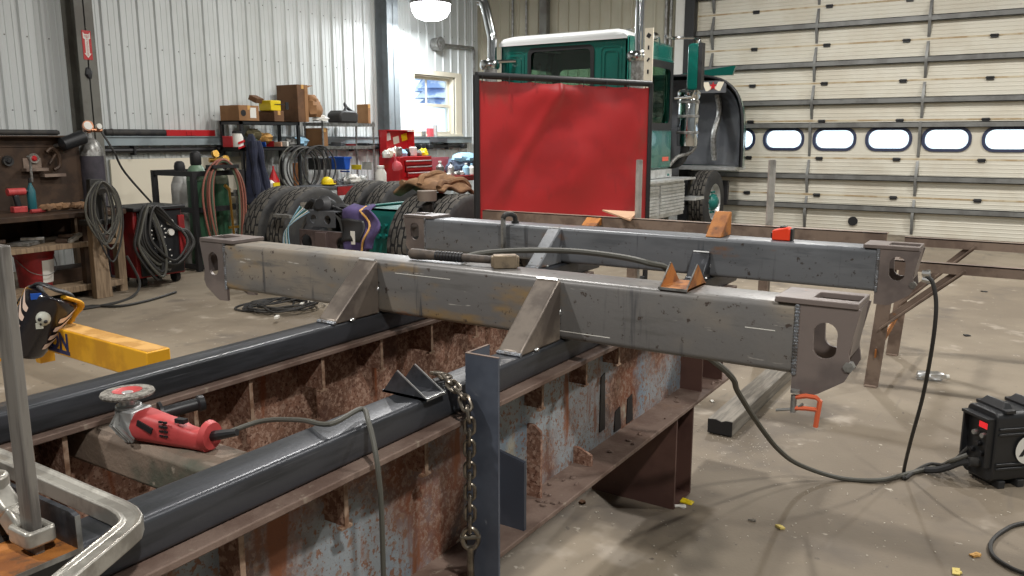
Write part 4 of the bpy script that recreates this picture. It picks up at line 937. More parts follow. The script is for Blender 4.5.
# air cleaner
ay = 12.0; ax0, ax1 = atY(678, 120, ay).x, atY(698, 120, ay).x; azt, azb = atY(688, 90, ay).z, atY(688, 146, ay).z
ar = (ax1-ax0)/2; ac = (ax0+ax1)/2
MB().lathe([(ar*.6, azb-.02), (ar*.95, azb), (ar, azb+.03), (ar, azt-.16), (ar*.97, azt-.14), (ar*1.12, azt-.1), (ar*1.12, azt-.04), (ar*.9, azt), (ar*.3, azt+.02)], (ac, ay, 0), 32).build('air_cleaner', m_chrome, tk)
for z in (azb+.18, azb+.42, azt-.2): MB().lathe([(ar*1.0, z), (ar*1.05, z+.005), (ar*1.05, z+.035), (ar, z+.04)], (ac, ay, 0), 32, cap=False).build('band', m_galv, tk)
MB().tube(spline([(ac-.03, ay, azb), (ac-.04, ay, azb-.12), (ac-.15, ay+.05, azb-.25), (ac-.4, ay+.2, azb-.3)], 6), .07, 12).build('intake_hose', m_rubber, tk)
MB().tube(spline([(ac-.2, ay-.2, azb-.3), (ac-.1, ay-.1, azb-.16), (ac+.05, ay, azb-.1), (ac+.1, ay+.1, azb-.0)], 6), .03, 8).build('oil_hose', m_galv, tk)
MB().box(XC-.45, XC+.55, 11.6, 13.1, .9, 1.7).box(XC-.3, XC+.35, 11.7, 12.9, 1.7, 1.95).build('engine', m_hoodin, tk, bevel=.04)
# tilted hood, a thick curved shell opening toward the cab
HY = 13.25; hx1 = atY(743, 130, HY).x; hx0 = 2*XC-hx1; hzt = atY(715, 74, HY).z; hzb = atY(715, 167, HY).z
def hood(inset, dy):
    def fn(u, v):
        # u across, v depth from rim to crown
        x = hx0+inset+(hx1-hx0-2*inset)*u
        return x
    return fn
prof = []
for i in range(25):
    t_ = PI*i/24
    cx_, sx_ = math.cos(t_), math.sin(t_)
    prof.append((XC+(hx1-XC)*math.copysign(abs(cx_)**.45, cx_), hzb+(hzt-hzb)*(abs(sx_)**.42)))
rows = [(0, 1.0), (.12, 1.0), (.4, .96), (.62, .86), (.72, .6), (.74, .0)]
b = MB(); cz = hzb+(hzt-hzb)*.4
vs = [((x-XC)*k+XC, HY+dy, hzb+(z-hzb)*(k*.96+.04)) for dy, k in rows for x, z in prof]; n = len(prof)
b.add(vs, [(j*n+i, j*n+i+1, (j+1)*n+i+1, (j+1)*n+i) for j in range(len(rows)-1) for i in range(n-1)])
hd = b.build('hood', [m_teal], tk, sharp=50)
b = MB(); rows2 = [(-.002, .97), (.12, .965), (.38, .925), (.57, .83), (.66, .58), (.68, .0)]
vs = [((x-XC)*k+XC, HY+dy, hzb+.02+(z-hzb-.02)*(k*.96+.02)) for dy, k in rows2 for x, z in prof]
b.add(vs, [(j*n+i, j*n+i+1, (j+1)*n+i+1, (j+1)*n+i) for j in range(len(rows2)-1) for i in range(n-1)])
b.build('hood_liner', m_hoodin, hd, sharp=50)
MB().tube([(x, HY-.005, z) for x, z in prof], .022, 8).build('rim_seal', m_black, hd)
MB().box(XC-.2, hx1-.1, HY-.0, HY+.6, hzb-.05, hzb).build('front_bumper', m_alu, hd)
q0, q1 = atY(696, 74, HY-.02), atY(737, 68, HY+.3)
MB().prism([(q0.x-.5, hzt-.02), (hx1-.25, hzt-.02), (hx1-.2, hzt+.13), (hx1-.5, hzt+.10), (q0.x-.3, hzt+.03)], 'xz', HY+.1, HY+.16).build('fender_lip', m_teal, hd)
sx0, sx1 = atY(703, 87, HY-.03).x, atY(723, 87, HY-.03).x; sz0, sz1 = atY(712, 91, HY-.03).z, atY(712, 82, HY-.03).z
MB().box(sx0-.1, sx1+.05, HY-.02, HY-.01, sz0-.03, sz1+.02).build('grille_edge', m_hoodin, hd)
X = lambda a: sx0+(sx1-sx0)*a
Z = lambda a: sz0+(sz1-sz0)*a
em = MB()
for poly in ([(-.05, 1), (.26, 1), (.36, .45), (.24, 0), (.14, 0)], [(1.05, 1), (.74, 1), (.64, .45), (.76, 0), (.86, 0)], [(.24, 0), (.36, .45), (.5, .75), (.5, .35)], [(.76, 0), (.64, .45), (.5, .75), (.5, .35)]):
    em.prism([(X(a), Z(c)) for a, c in poly], 'xz', HY-.024, HY-.02)
em.build('emblem', m_cream, hd)
stp = []
for i in range(10):
    r = .075 if i % 2 == 0 else .03; a = PI/2+PI*i/5; stp.append(((X(.5)+r*math.cos(a)*.9), Z(.55)+r*math.sin(a)))
MB().prism(stp, 'xz', HY-.03, HY-.024).build('emblem_star', m_red, hd)
MB().tube(spline([(X(.2), HY+.5, hzb+.1), (X(.15), HY+.45, hzb+.5), (X(.3), HY+.55, hzb+.9), (X(.2), HY+.5, hzb+1.2)], 6), .05, 8).build('air_duct', m_galv, hd)
# step boxes along the right side
sx = -4.42; ya, yb = 9.75, 11.75
z1, z0 = atX(670, 181, sx).z, .42
b = MB().box(sx-.55, sx, ya, yb, z0, z1)
b.build('step_box', m_alu, tk, bevel=.01)
b = MB()
for k in range(9): z = z0+.06+(z1-z0-.1)*k/9; b.box(sx, sx+.02, ya+.03, (ya+yb)/2-.04, z, z+.035).box(sx, sx+.02, (ya+yb)/2+.04, yb-.03, z, z+.035).box(sx-.5, sx-.03, ya-.015, ya, z, z+.035)
b.build('step_tread', m_alu, tk)
MB().box(sx-.5, sx+.1, ya-.1, yb+.2, z1, z1+.03).box(sx-.1, sx+.14, yb+.1, yb+.5, .62, .66).build('step_plate', m_alu, tk)
MB().box(CX1-.3, CX1+.04, CY0c+.1, CY1c, .98, 1.1).build('sill_guard', m_alu, tk)
b = MB()
for k in range(7): b.tube(spline([(CX1-.25+.05*k, 10.2+.2*k, 1.02), (CX1-.1, 10.5+.15*k, .98+.03*(k % 3)), (CX1-.2, 11.2, 1.0), (CX1-.5, 11.6+.1*k, 1.2)], 5), .02, 6)
b.build('hoses', m_tealp, tk)
MB().box(-4.62, -4.3, FWY+.5, FWY+.58, .45, .85).build('mud_flap', m_black, tk)
# jackets thrown over the chassis
def jacket(name, fn, nu, nv, m, lab, extra=None):
    b = MB(); b.grid(fn, nu, nv); o = b.build('shell', m, None, thick=.02, sharp=60)
    return o
q = lambda px, py, y: atY(px, py, y)
tl, tr_, bl, br = q(344, 206, 5.42), q(368, 207, 5.42), q(347, 252, 5.36), q(372, 250, 5.36)
t = thing('jacket', 'purple fleece jacket draped over the truck crossmember', 'jacket', (tl.x, 5.4, bl.z))
def fn(u, v):
    a = tl.lerp(tr_, u); c = bl.lerp(br, u); p = a.lerp(c, v); p.x += .05*math.sin(PI*v)*u
    p.y += -.022*math.sin(u*7+v*2)-.015*math.sin(v*9+u*3); p.z += .01*math.sin(u*9); p.x += .10*u*math.sin(PI*min(1, v*1.15))**2
    if v < .08: p.y += .12*(1-v/.08)
    return p
b = MB().grid(fn, 18, 22); b.build('shell', m_purple, t, thick=.02, sharp=70)
def fz(k): 
    v = k/12; p = fn(.62+.06*math.sin(v*3), v); return p+V((0, -.025, 0))
MB().tube([fz(k) for k in range(13)], .010, 6).build('zip', m_dusty, t)
p = fn(.3, .7); MB().box(p.x-.03, p.x+.02, p.y-.025, p.y-.018, p.z-.06, p.z+.06).build('tag', m_paper, t)
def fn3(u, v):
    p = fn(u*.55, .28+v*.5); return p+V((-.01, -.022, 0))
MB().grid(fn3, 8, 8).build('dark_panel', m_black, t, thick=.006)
t = thing('jacket', 'brown canvas jacket draped over the rear tyre by the red curtain', 'jacket', (-4.7, AY+.3, 1.05))
def fj(u, v):
    x = -5.12+.62*u; a = math.radians(62+44*v)
    r = TR+.03+.02*math.sin(u*9+v*5)+.02*math.sin(v*14+u*3)+.09*max(0, math.sin(u*PI))**.8*math.sin(PI*(.15+.7*v))-.12*max(0, .3-u)
    return V((x+.05*math.sin(v*5), AY+r*math.cos(a), TR+r*math.sin(a)+.012))
MB().grid(fj, 22, 22).build('shell', m_canvas, t, thick=.03, sharp=70)
for k in range(3):
    pts = [fj(.15+.35*k+.05*math.sin(j), j/8)+V((0, 0, .03)) for j in range(9)]; MB().tube(spline(pts, 4), .03, 8).build('sleeve_fold', m_canvas, t)
# ------------------------------------------------------------------ red welding curtain
L0, R0 = V((-3.906, 5.576, 0)), V((-3.134, 7.35, 0)); zt = 2.054; zbm = .58
dx = (R0-L0).normalized(); nm = V((dx.y, -dx.x, 0))
t = thing('welding_curtain', 'red vinyl welding curtain in a black frame before the truck cab', 'curtain', (L0+R0)/2)
b = MB().cyl(L0+V((0, 0, .04)), L0+V((0, 0, zt)), .027, n=12).cyl(R0+V((0, 0, .04)), R0+V((0, 0, zt)), .025, n=12).cyl(L0+V((0, 0, zt)), R0+V((0, 0, zt)), .028, n=12).cyl(L0+V((0, 0, .2)), R0+V((0, 0, .2)), .018, n=12)
b.build('frame', m_black, t)
def fc(u, v):
    p = L0.lerp(R0, .008+.984*u); z = zbm+(zt-.035-zbm)*v
    z -= (.012*abs(math.sin(u*PI*7)))*(v > .97)
    w = .012*math.sin(u*11+v*3)+.012*math.sin((u-v)*9+1)+.02*math.exp(-((u-.45)**2)/.02)*math.exp(-((v-.94)**2)/.004)
    w += .02*math.exp(-((u*.9+(1-v)*.5-.42)**2)/.0015)*(u < .45) + .012*noise.noise(V((u*6, v*6, 2)))+.016*math.exp(-((u-.95)**2)/.002)*math.sin(v*20)
    return p+nm*(w*.9*math.sin(PI*u)**.4)+V((0, 0, z))
MB().grid(fc, 60, 60).build('vinyl', m_vinyl, t, sharp=80)
for k in range(8):
    p = L0.lerp(R0, .02+.96*k/7)+V((0, 0, zt-.03)); MB().tube([p+nm*.03+V((0, 0, -.03)), p+nm*.03+V((0, 0, .03)), p-nm*.03+V((0, 0, .05)), p-nm*.03+V((0, 0, -.02))], .004, 6).build('tie', m_black, t)
for p in (L0, R0): MB().cyl(p-nm*.3+V((0, 0, .022)), p+nm*.3+V((0, 0, .022)), .022, n=10).build('foot', m_black, t)
# ------------------------------------------------------------------ left side: lift arm, helmet, bench, cylinders, machine
zl = .40
f1 = atz(112, 371, zl); f0 = atz(30, 345.5, zl)
d = (f1-f0); d.z = 0; d.normalize(); nb = V((-d.y, d.x, 0))
if nb.y < 0: nb = -nb
A0 = f0-d*.9; A1 = f1+d*.33; HB = .145; WB = .125
t = thing('lift_arm', 'yellow painted lift arm with navy lettering lying low over the floor', 'lift arm', (A0+A1)/2)
def P3(s, w, z): return A0+d*s+nb*w+V((0, 0, z-zl))
LL = (A1-A0).length
def box3(b, s0, s1, w0, w1, z0, z1):
    return b.add([P3(s, w, z) for s in (s0, s1) for w in (w0, w1) for z in (z0, z1)], [(0, 1, 3, 2), (4, 6, 7, 5), (0, 4, 5, 1), (2, 3, 7, 6), (0, 2, 6, 4), (1, 5, 7, 3)])
b = MB(); box3(b, -.7, LL, 0, WB, zl, zl+HB); b.build('arm', m_yellow, t, bevel=.006)
b = MB(); box3(b, .05, LL-.01, .012, WB-.012, zl+HB, zl+HB+.0015); b.build('top_dust', m_dusty, t)
b = MB(); s1 = (atz(35, 345, zl)-A0).dot(d); b.add([P3(s1, .02, zl-.1), P3(s1+.05, .02, zl-.1), P3(s1+.05, .1, zl-.1), P3(s1, .1, zl-.1), P3(s1-.05, .02, zl), P3(s1+.05, .02, zl), P3(s1+.05, .1, zl), P3(s1-.05, .1, zl)], [(0, 1, 2, 3), (4, 5, 6, 7), (0, 1, 5, 4), (1, 2, 6, 5), (2, 3, 7, 6), (3, 0, 4, 7)]); b.build('foot', m_yellow, t)
pp = A0-d*.75+nb*.06; MB().box(pp.x-.2, pp.x+.2, pp.y-.2, pp.y+.2, 0, 2.6).box(pp.x-.3, pp.x+.3, pp.y-.3, pp.y+.3, 0, .02).build('post', m_yellow, t)
b = MB(); box3(b, .1, .16, .02, .09, zl+HB, zl+HB+.06); s2 = (atz(66, 322, zl+HB)-A0).dot(d); box3(b, s2-.03, s2+.04, .08, .14, zl+HB, zl+HB+.09); b.build('lug', m_yellow, t, bevel=.006)
so, sn = (atz(56, 340, zl+.1)-A0).dot(d), (atz(69.5, 352, zl+.03)-A0).dot(d)
sz = HB*.86
# letters stand on the front face
def sx_(px, py, w=0.0):
    r_ = ray(px, py); o = CAM-A0; k = -(o.dot(nb))/(r_.dot(nb)); return (o+r_*k).dot(d), (CAM+r_*k).z
a_, zt_ = sx_(52, 331); e_, zb_ = sx_(70, 349.5)
text('lettering', 'ON', (zt_-zb_)*1.35+.03, m_navy, P3((sx_(48.5, 334)[0]+e_)/2, -.002, zl+HB*.52), d, (0, 0, 1), t, .0008, .004)
b = MB(); u0, u1 = sx_(44, 344)[0], sx_(70, 352)[0]; box3(b, u0, u1, -.0025, 0, zl+.012, zl+.032); b.build('stripe', m_navy, t)
# helmet with flames and skull
r_ = ray(42, 336); k_ = -((CAM-A0).dot(nb))/(r_.dot(nb)); hc = CAM+ray(40, 319)*(k_-.10)
t = thing('welding_helmet', 'black welding helmet with cream flame and skull graphics hung over the lift arm', 'helmet', (hc.x, hc.y, hc.z-.17))
fwd = (CAM-hc); fwd.z = 0; fwd.normalize(); fwd = (fwd*.95+RT*-.10+V((0, 0, -.10))).normalized()
sdv = V((0, 0, 1)).cross(fwd).normalized(); upv = fwd.cross(sdv); c_, s__ = math.cos(-.5), math.sin(-.5); sdv, upv = sdv*c_+upv*s__, upv*c_-sdv*s__
def hs(u, v, k=1.):        # u -1..1 across, v 0 top .. 1 chin
    th = u*1.75; w = (.125-.03*v*v)*(1 if v > .12 else (.45+.55*(max(v, 0)/.12)**.5)); dp = .15-.02*v
    zz = .17-.33*v
    return hc+(sdv*(w*math.sin(th))+fwd*(dp*math.cos(th)*(.9 if v < .8 else .9+.1*(v-.8)))+upv*(zz-.05*(1-abs(u))*(v > .75)*(v-.75)*2))*k*1.03
MB().grid(lambda i, j: hs(i*2-1, j), 30, 22).build('shell', M('black helmet shell', (24, 20, 26), .25, coat=.4), t, thick=.006, sharp=60)
def patch_(pts, m, nm, k=1.012):
    b = MB(); b.add([hs(u, v, k) for u, v in pts], [list(range(len(pts)))])
    return b.build(nm, m, t, thick=.002)
for sg, u0 in ((-1, -.34), (1, .34)):
    for k in range(4):
        v0 = .22+.15*k
        b = MB(); L = spline([(u0+sg*.03, v0+.13, 0), (u0+sg*.16, v0+.10, 0), (u0+sg*.28, v0+.0, 0), (u0+sg*(.46-.03*k), v0-.12, 0)], 5)
        n = len(L); vs = []
        for i, p in enumerate(L):
            w_ = .045*math.sin(PI*(.25+.75*i/(n-1)))+.002; vs += [hs(p.x, p.y-w_, 1.05), hs(p.x, p.y+w_, 1.05)]
        b.add(vs, [(2*i, 2*i+1, 2*i+3, 2*i+2) for i in range(n-1)]); b.build('flame', M('cream flame paint', (226, 200, 184), .4), t)
sk = hs(.02, .40, 1.0)
m_skull = M('pale skull paint', (196, 198, 186), .5)
b = MB(); b.blob(sk+upv*.012, (.036, .036, .04), 16).obox(sk-upv*.03, (.034, .034, .03), math.atan2(fwd.y, fwd.x)); b.build('skull', m_skull, t)
b = MB()
for a in (-.015, .015): b.blob(sk+sdv*a+fwd*.033+upv*.01, (.010, .010, .010), 10)
b.blob(sk+fwd*.036-upv*.012, (.005, .005, .008), 8); b.build('skull_eyes', m_black, t)
b = MB().tube(spline([hs(-.95, .35), hs(-.75, .02, 1.1), hs(0, -.1, 1.0)-fwd*.04, hs(.75, .02, 1.1), hs(.95, .35)], 6), .016, 8, flat=.6); b.build('headband', m_blackp, t)
MB().tube(spline([hs(.5, .0, 1.05), hs(.85, .1, 1.15), hs(1.0, .3, 1.1), hs(1., .55, 1.05)], 5), .022, 8, flat=.5).build('strap', m_yellow, t)
MB().obox(hs(-.35, .1, 1.02), (.05, .012, .03), math.atan2(sdv.y, sdv.x)).build('label', m_blueb, t)
# bench against the back panel
BX0, BX1 = -8.62, -7.78; BY0, BY1 = 2.6, 4.86; BZ = .84
t = thing('workbench', 'dark steel workbench with high back plate and timber shelves', 'workbench', (-8.2, 3.8, 0))
MB().box(BX0, BX1, BY0, BY1, BZ-.05, BZ).build('bench_top', m_brown, t, bevel=.004)
MB().box(BX0-.03, BX0, BY0, BY1+.05, BZ-.3, 1.56).box(BX0-.03, BX0+.12, BY0, BY1+.05, 1.56, 1.575).box(BX0, BX0+.01, BY0, BY1, 1.46, 1.475).build('back_plate', m_brown, t)
for z, w in ((.55, .05), (.13, .06)): MB().box(BX0, BX1+.02, BY0, BY1-.1, z-w, z).build('shelf', m_wood, t, bevel=.004)
for y in (BY0+.02, BY1-.42, BY1-.08):
    for xx in (BX1-.1, BX0): MB().box(xx, xx+.08, y-.04, y+.04, 0, BZ-.05).build('leg', m_wood if y > 4.7 else m_brown, t)
MB().bar((BX1-.06, BY1-.6, .55), (BX1-.06, BY1-.1, .8), .03, .06, (1, 0, 0)).build('gusset', m_woodg, t)
# things on and round the bench (x depth, px box -> size)
def spot(px0, px1, py0, py1, X, dp=0):
    pm = (py0+py1)/2; a, c = atX(px0, pm, X-dp), atX(px1, pm, X); return a.y, c.y, atX((px0+px1)/2, py1, X).z, atX((px0+px1)/2, py0, X).z
def boxthing(nm, lab, cat, px0, px1, py0, py1, X, dp, m, group=None, bevel=.006, z0=None, lidm=None):
    y0, y1, za, zb = spot(px0, px1, py0, py1, X, dp)
    if z0 is not None: za = z0
    if lidm is None:
        return tag(MB().box(X-dp, X, y0, y1, za, zb).build(nm, m, None, bevel=bevel), lab, cat, group)
    t = thing(nm, lab, cat, (X-dp/2, (y0+y1)/2, za), group)
    MB().box(X-dp, X, y0, y1, za, zb-.02).build('body', m, t, bevel=bevel); MB().box(X-dp-.005, X+.005, y0-.005, y1+.005, zb-.025, zb).build('lid', lidm, t, bevel=.004)
    return t
def bottle(nm, lab, cat, px, py0, py1, rpx, X, m, capm, z0=None, cone=False, neck=.35):
    c = atX(px, py1, X); tp = atX(px, py0, X); r = abs(atX(px+rpx, py1, X).y-c.y)*.75; za = c.z if z0 is None else z0; h = tp.z-za
    t = thing(nm, lab, cat, (c.x, c.y, za))
    q = V((c.x, c.y, za))
    MB().lathe([(r*.92, 0), (r, h*.03), (r, h*(.1 if cone else .62)), (r*neck, h*.82), (r*neck, h*.86)], q, 16).build('body', m, t)
    MB().lathe([(r*neck*1.1, h*.86), (r*neck*1.1, h*.98), (r*neck*.7, h)], q, 12).build('cap', capm, t); return t
XB = -8.25
t = bottle('propane_torch', 'teal propane torch bottle standing on the dark workbench', 'torch', 32, 178, 202, 5.5, XB, M('teal bottle paint', (34, 96, 104), .35), m_black, BZ)
q = atX(32, 180, XB); MB().tube(spline([q+V((0, 0, -.02)), q+V((0, 0, .08)), q+V((0, .0, .17)), q+V((.03, -.03, .23))], 5), .012, 8).build('nozzle', m_galv, t)
c = V((XB, atX(18, 200, XB).y, BZ)); t = thing('cordless_drill', 'red and black cordless drill standing on the workbench', 'drill', c)
MB().obox(c+V((0, 0, .03)), (.08, .13, .06)).build('battery', m_toolred, t, bevel=.008)
MB().bar(c+V((0, 0, .05)), c+V((0, -.02, .17)), .045, .05, (0, 1, 0)).build('grip', m_blackp, t, bevel=.01)
MB().cyl(c+V((0, -.09, .20)), c+V((0, .07, .20)), .036, n=14).build('motor', m_toolred, t); MB().cyl(c+V((0, .07, .20)), c+V((0, .14, .20)), .025, .012, 12).build('chuck', m_black, t)
def wallz(nm, lab, cat, px, py, rpx, m1, m2):
    c = atX(px, py, BX0+.002); r = abs(atX(px+rpx, py, BX0).y-c.y)*.8
    t = thing(nm, lab, cat, (c.x, c.y, c.z-r)); MB().lathe([(r*.5, .0), (r*.98, .0), (r, .02), (r*.92, .035), (r*.5, .025)], c, 24, (1, 0, 0)).build('disc', m1, t)
    MB().lathe([(.01, .0), (r*.56, .03), (r*.3, .045), (.01, .045)], c, 20, (1, 0, 0)).build('centre', m2, t); return t
wallz('grinding_disc', 'grey grinding disc with red centre hung on the bench back plate', 'disc', 33, 158.5, 6.5, m_abr, m_red)
wallz('grinding_disc', 'black grinding disc hung on the bench back plate', 'disc', 7, 161, 7, m_rubber, m_black)
c = atX(53, 160, BX0+.06); t = thing('bench_clamp', 'rusty clamp hung on the bench back plate beside the argon cylinder', 'clamp', c)
MB().tube(spline([c+V((0, -.06, .08)), c+V((0, -.0, .12)), c+V((0, .06, .05)), c+V((0, .06, -.06)), c+V((0, .0, -.1))], 5), .022, 8).cyl(c+V((0, -.04, -.04)), c+V((0, .03, .06)), .016, n=10).build('frame', m_brown, t); MB().box(BX0, BX0+.1, c.y-.12, c.y+.1, c.z-.17, c.z-.14).build('ledge', m_horse, t)
c = atX(36, 168, BX0+.05); tag(MB().box(BX0, BX0+.1, c.y-.12, c.y+.1, c.z-.03, c.z).box(BX0, BX0+.01, c.y-.1, c.y+.08, c.z, c.z+.1).build('bracket', m_horse), 'small steel ledge bracket on the back plate under the red disc', 'bracket')
c = V((XB+.2, atX(60, 198, XB+.2).y, BZ)); t = thing('work_gloves', 'crumpled tan work gloves at the end of the bench', 'gloves', c)
b = MB()
for k in range(6): b.blob(c+V((RN.uniform(-.05, .05), -.15+.07*k, .045)), (.05, .06, .035), 10, .25, 3, k)
b.build('glove', m_canvas, t); MB().cyl(c+V((.02, -.3, .02)), c+V((.0, -.16, .022)), .02, n=10).build('red_handle', m_toolred, t)
y0, y1, za, zb = spot(-6, 57, 131, 135.5, BX0+.06)
tag(MB().cyl((BX0+.06, y0, 1.605), (BX0+.06, y1, 1.605), .028, n=12).cyl((BX0+.06, y1, 1.605), (BX0+.06, y1+.02, 1.605), .02, n=12).build('black_pipe', m_rubber), 'black pipe lying along the top of the bench back plate', 'pipe')
q = atX(74, 140, -8.5); t = thing('grinder_guard_tube', 'grey rounded capsule shaped tool stuck out beyond the bench plate', 'tool', q)
MB().tube([q+V((0, -.16, -.05)), q+V((0, -.13, -.045)), q+V((0, .1, .03)), q+V((0, .14, .045))], [.02, .07, .075, .03], 12).build('body', m_blackp, t); MB().cyl((BX0, q.y-.14, q.z-.06), (q.x, q.y-.14, q.z-.05), .02, n=8).build('hook', m_galv, t)
# bucket, steel plate, vise parts under the bench
c = atX(32, 289, -8.12); c.z = .13; c.y += .05
t = thing('bucket', 'red plastic bucket with paper label on the low bench shelf', 'bucket', c)
MB().lathe([(.15, 0), (.17, .30), (.178, .30), (.178, .33), (.17, .335), (.165, .31), (.14, .02)], c, 28, cap=False).build('pail', m_dred, t)
MB().lathe([(.18, .33), (.18, .35), (.16, .36), (.02, .365)], c, 28).build('lid', m_dred, t)
b = MB(); b.grid(lambda u, v: c+V(((.157+.016*v)*math.cos(-.1+u*.9), (.157+.016*v)*math.sin(-.1+u*.9), .04+.22*v)), 8, 2); b.build('paper_label', m_paper, t)
MB().tube(spline([c+V((.02, -.18, .28)), c+V((.16, -.12, .16)), c+V((.2, .02, .12)), c+V((.15, .13, .18)), c+V((.02, .18, .28))], 6), .004, 6).build('handle', m_galv, t)
c = atX(70, 284, -8.1); tag(MB().prism([(c.y-.28, .131), (c.y+.3, .131), (c.y+.36, .27), (c.y-.22, .27)], 'yz', -8.3, -8.0).build('steel_block', m_brown, None, bevel=.008), 'dark steel block on the low bench shelf beside the bucket', 'block')
for k in range(5):
    c = V((-8.1+.05*k, 3.3+.33*k, .551)); b = MB().obox(c+V((0, 0, .02)), (.1+.05*(k % 3), .28, .035), .3*k).obox(c+V((.02, .05, .055)), (.05, .2, .03), -.3*k)
    tag(b.build('steel_offcut', (m_brown, m_horse, m_galv)[k % 3], None, bevel=.004), 'dark steel offcut on the middle bench shelf', 'offcut', 'offcuts on the middle bench shelf')
# argon cylinder with regulator and hoses
c = atX(92, 165, -8.62); ca = V((c.x, c.y, 0))
t = thing('argon_cylinder', 'dark gas cylinder with grey shoulder and copper regulator at the bench end', 'gas cylinder', ca)
r = .125; zt = atX(91, 137, -8.62).z
MB().lathe([(r*.96, 0), (r, .02), (r, zt-.20), (r, zt-.19)], ca, 24).build('body', m_argon, t)
MB().lathe([(r+.001, zt-.2), (r*.95, zt-.13), (r*.72, zt-.06), (.04, zt-.01), (.035, zt+.04)], ca, 24).build('shoulder', m_galv, t)
b = MB().cyl(ca+V((0, 0, zt+.04)), ca+V((0, 0, zt+.1)), .02, n=10).cyl(ca+V((-.02, -.05, zt+.075)), ca+V((.03, .13, zt+.07)), .022, n=10).cyl(ca+V((.01, -.02, zt+.11)), ca+V((.05, -.03, zt+.12)), .055, n=16); b.build('regulator', M('copper regulator', (150, 104, 78), .35, .8), t)
MB().cyl(ca+V((.045, -.032, zt+.118)), ca+V((.055, -.033, zt+.121)), .045, n=16).cyl(ca+V((.03, .09, zt+.11)), ca+V((.06, .09, zt+.115)), .03, n=14).build('gauge', m_paper, t)
MB().tube(spline([ca+V((.03, .12, zt+.06)), ca+V((.1, .2, zt-.15)), ca+V((.05, .35, zt-.4)), ca+V((.0, .75, .72))], 6), .012, 6).build('gas_hose', m_cord, t)
MB().box(ca.x-.16, ca.x+.16, ca.y-.16, ca.y+.16, 0, .03).bar(ca+V((.0, -.15, .03)), ca+V((0, -.15, .9)), .03, .03, (0, 1, 0)).build('cart', m_black, t)
t = thing('hose_hanger', 'timber post with cables looped over it in front of the dark gas cylinder', 'hanger', (-7.6, atX(106, 298, -7.6).y, 0))
yp = atX(107, 298, -7.6).y
MB().prism([(yp-.10, 0), (yp+.07, 0), (yp+.03, .72), (yp-.09, .72)], 'yz', -7.68, -7.6).build('post', m_wood, t, bevel=.004)
yv = atX(97, 200, -7.62).y
MB().box(-7.75, -7.6, yv-.13, yv+.12, .72, .77).bar((-7.66, yv, .77), (-7.66, yv+.02, 1.16), .07, .14, (0, 1, 0)).cyl((-7.6, yv, 1.08), (-7.52, yv, 1.04), .045, n=14).build('bracket', m_cord, t, bevel=.006)
MB().lathe([(.012, -.36), (.016, -.1), (.03, -.02), (.045, 0)], (-7.55, yv+.03, 1.08), 12).build('torch_gun', m_galv, t)
for k in range(9):
    w = RN.uniform(.06, .14); dz = RN.uniform(.35, .68); o_ = RN.uniform(-.07, .05)
    pts = [(-7.56+.006*k, yv+o_*.2, 1.14), (-7.53, yv-w+o_, 1.0), (-7.52, yv-w*1.2+o_, 1.0-dz*.5), (-7.52, yv+o_, 1.0-dz), (-7.52, yv+w*1.2+o_, 1.0-dz*.5), (-7.53, yv+w+o_, 1.02)]
    MB().tube(spline(pts, 6, True), .0095, 6, closed=True).build('cable_loop', m_cord if k % 2 else m_cable, t)
fl = [(-7.5, yv+.18, .4), (-7.48, yv+.28, .12), (-7.35, yv+.1, .015), (-7.2, yv-.25, .014), atz(64, 311, .014), atz(90, 306, .014), atz(120, 306, .014), atz(150, 300, .014), atz(176, 292, .014)]
MB().tube(spline(fl, 8), .013, 6).build('floor_cable', m_cord, t)
# welding machine
mx = -7.75; y0, y1, za, zb = spot(135, 185, 207, 285, mx, 0)
y0 = atX(138, 246, mx).y
t = thing('welding_machine', 'red and black upright welding machine wrapped in looped cables', 'welding machine', (mx-.3, (y0+y1)/2, 0))
MB().box(mx-.5, mx-.02, y0-.02, y1, .1, zb-.02).build('cabinet', m_dred, t, bevel=.015)
MB().box(mx-.02, mx, y0+.02, y1-.02, .12, zb-.04).build('front_panel', m_blackp, t, bevel=.006)
MB().box(mx-.52, mx+.03, y0-.04, y1+.02, zb-.03, zb+.01).build('top_cover', m_black, t, bevel=.01)
for px, py, r in ((157, 233, .07), (160, 256, .1)):
    q = atX(px, py, mx); MB().cyl(q, q+V((.03, 0, 0)), r, r*.9, 24).build('dial', m_black, t)
    for k in range(9): a = -.6+k*.55; MB().obox(q+V((.028, r*1.2*math.cos(a), r*1.2*math.sin(a))), (.004, .018, .012), 0, a).build('dial_mark', m_paper, t)
    MB().obox(q+V((.04, 0, 0)), (.03, r*.4, r*1.2), 0, .5).build('dial_grip', m_blackp, t)
for px, py in ((169, 222), (170, 232)): q = atX(px, py, mx); MB().cyl(q, q+V((.03, 0, 0)), .035, n=16).build('switch', m_paper, t)
for y in (y0+.05, y1-.1): MB().cyl((mx-.1, y, .06), (mx-.1, y+.05, .06), .06, n=14).cyl((mx-.42, y, .06), (mx-.42, y+.05, .06), .06, n=14).build('caster', m_black, t)
for px, py in ((155, 268), (166, 268)): q = atX(px, py, mx); MB().cyl(q, q+V((.06, 0, 0)), .025, n=12).build('socket', m_galv, t)
MB().box(mx-.01, mx+.02, y1-.07, y1, .3, zb-.1).build('red_trim', m_dred, t)
t = thing('cable_bundle', 'thick bundle of dark cables looped over the red welding machine', 'cables', (mx+.1, (y0+y1)/2, 0))
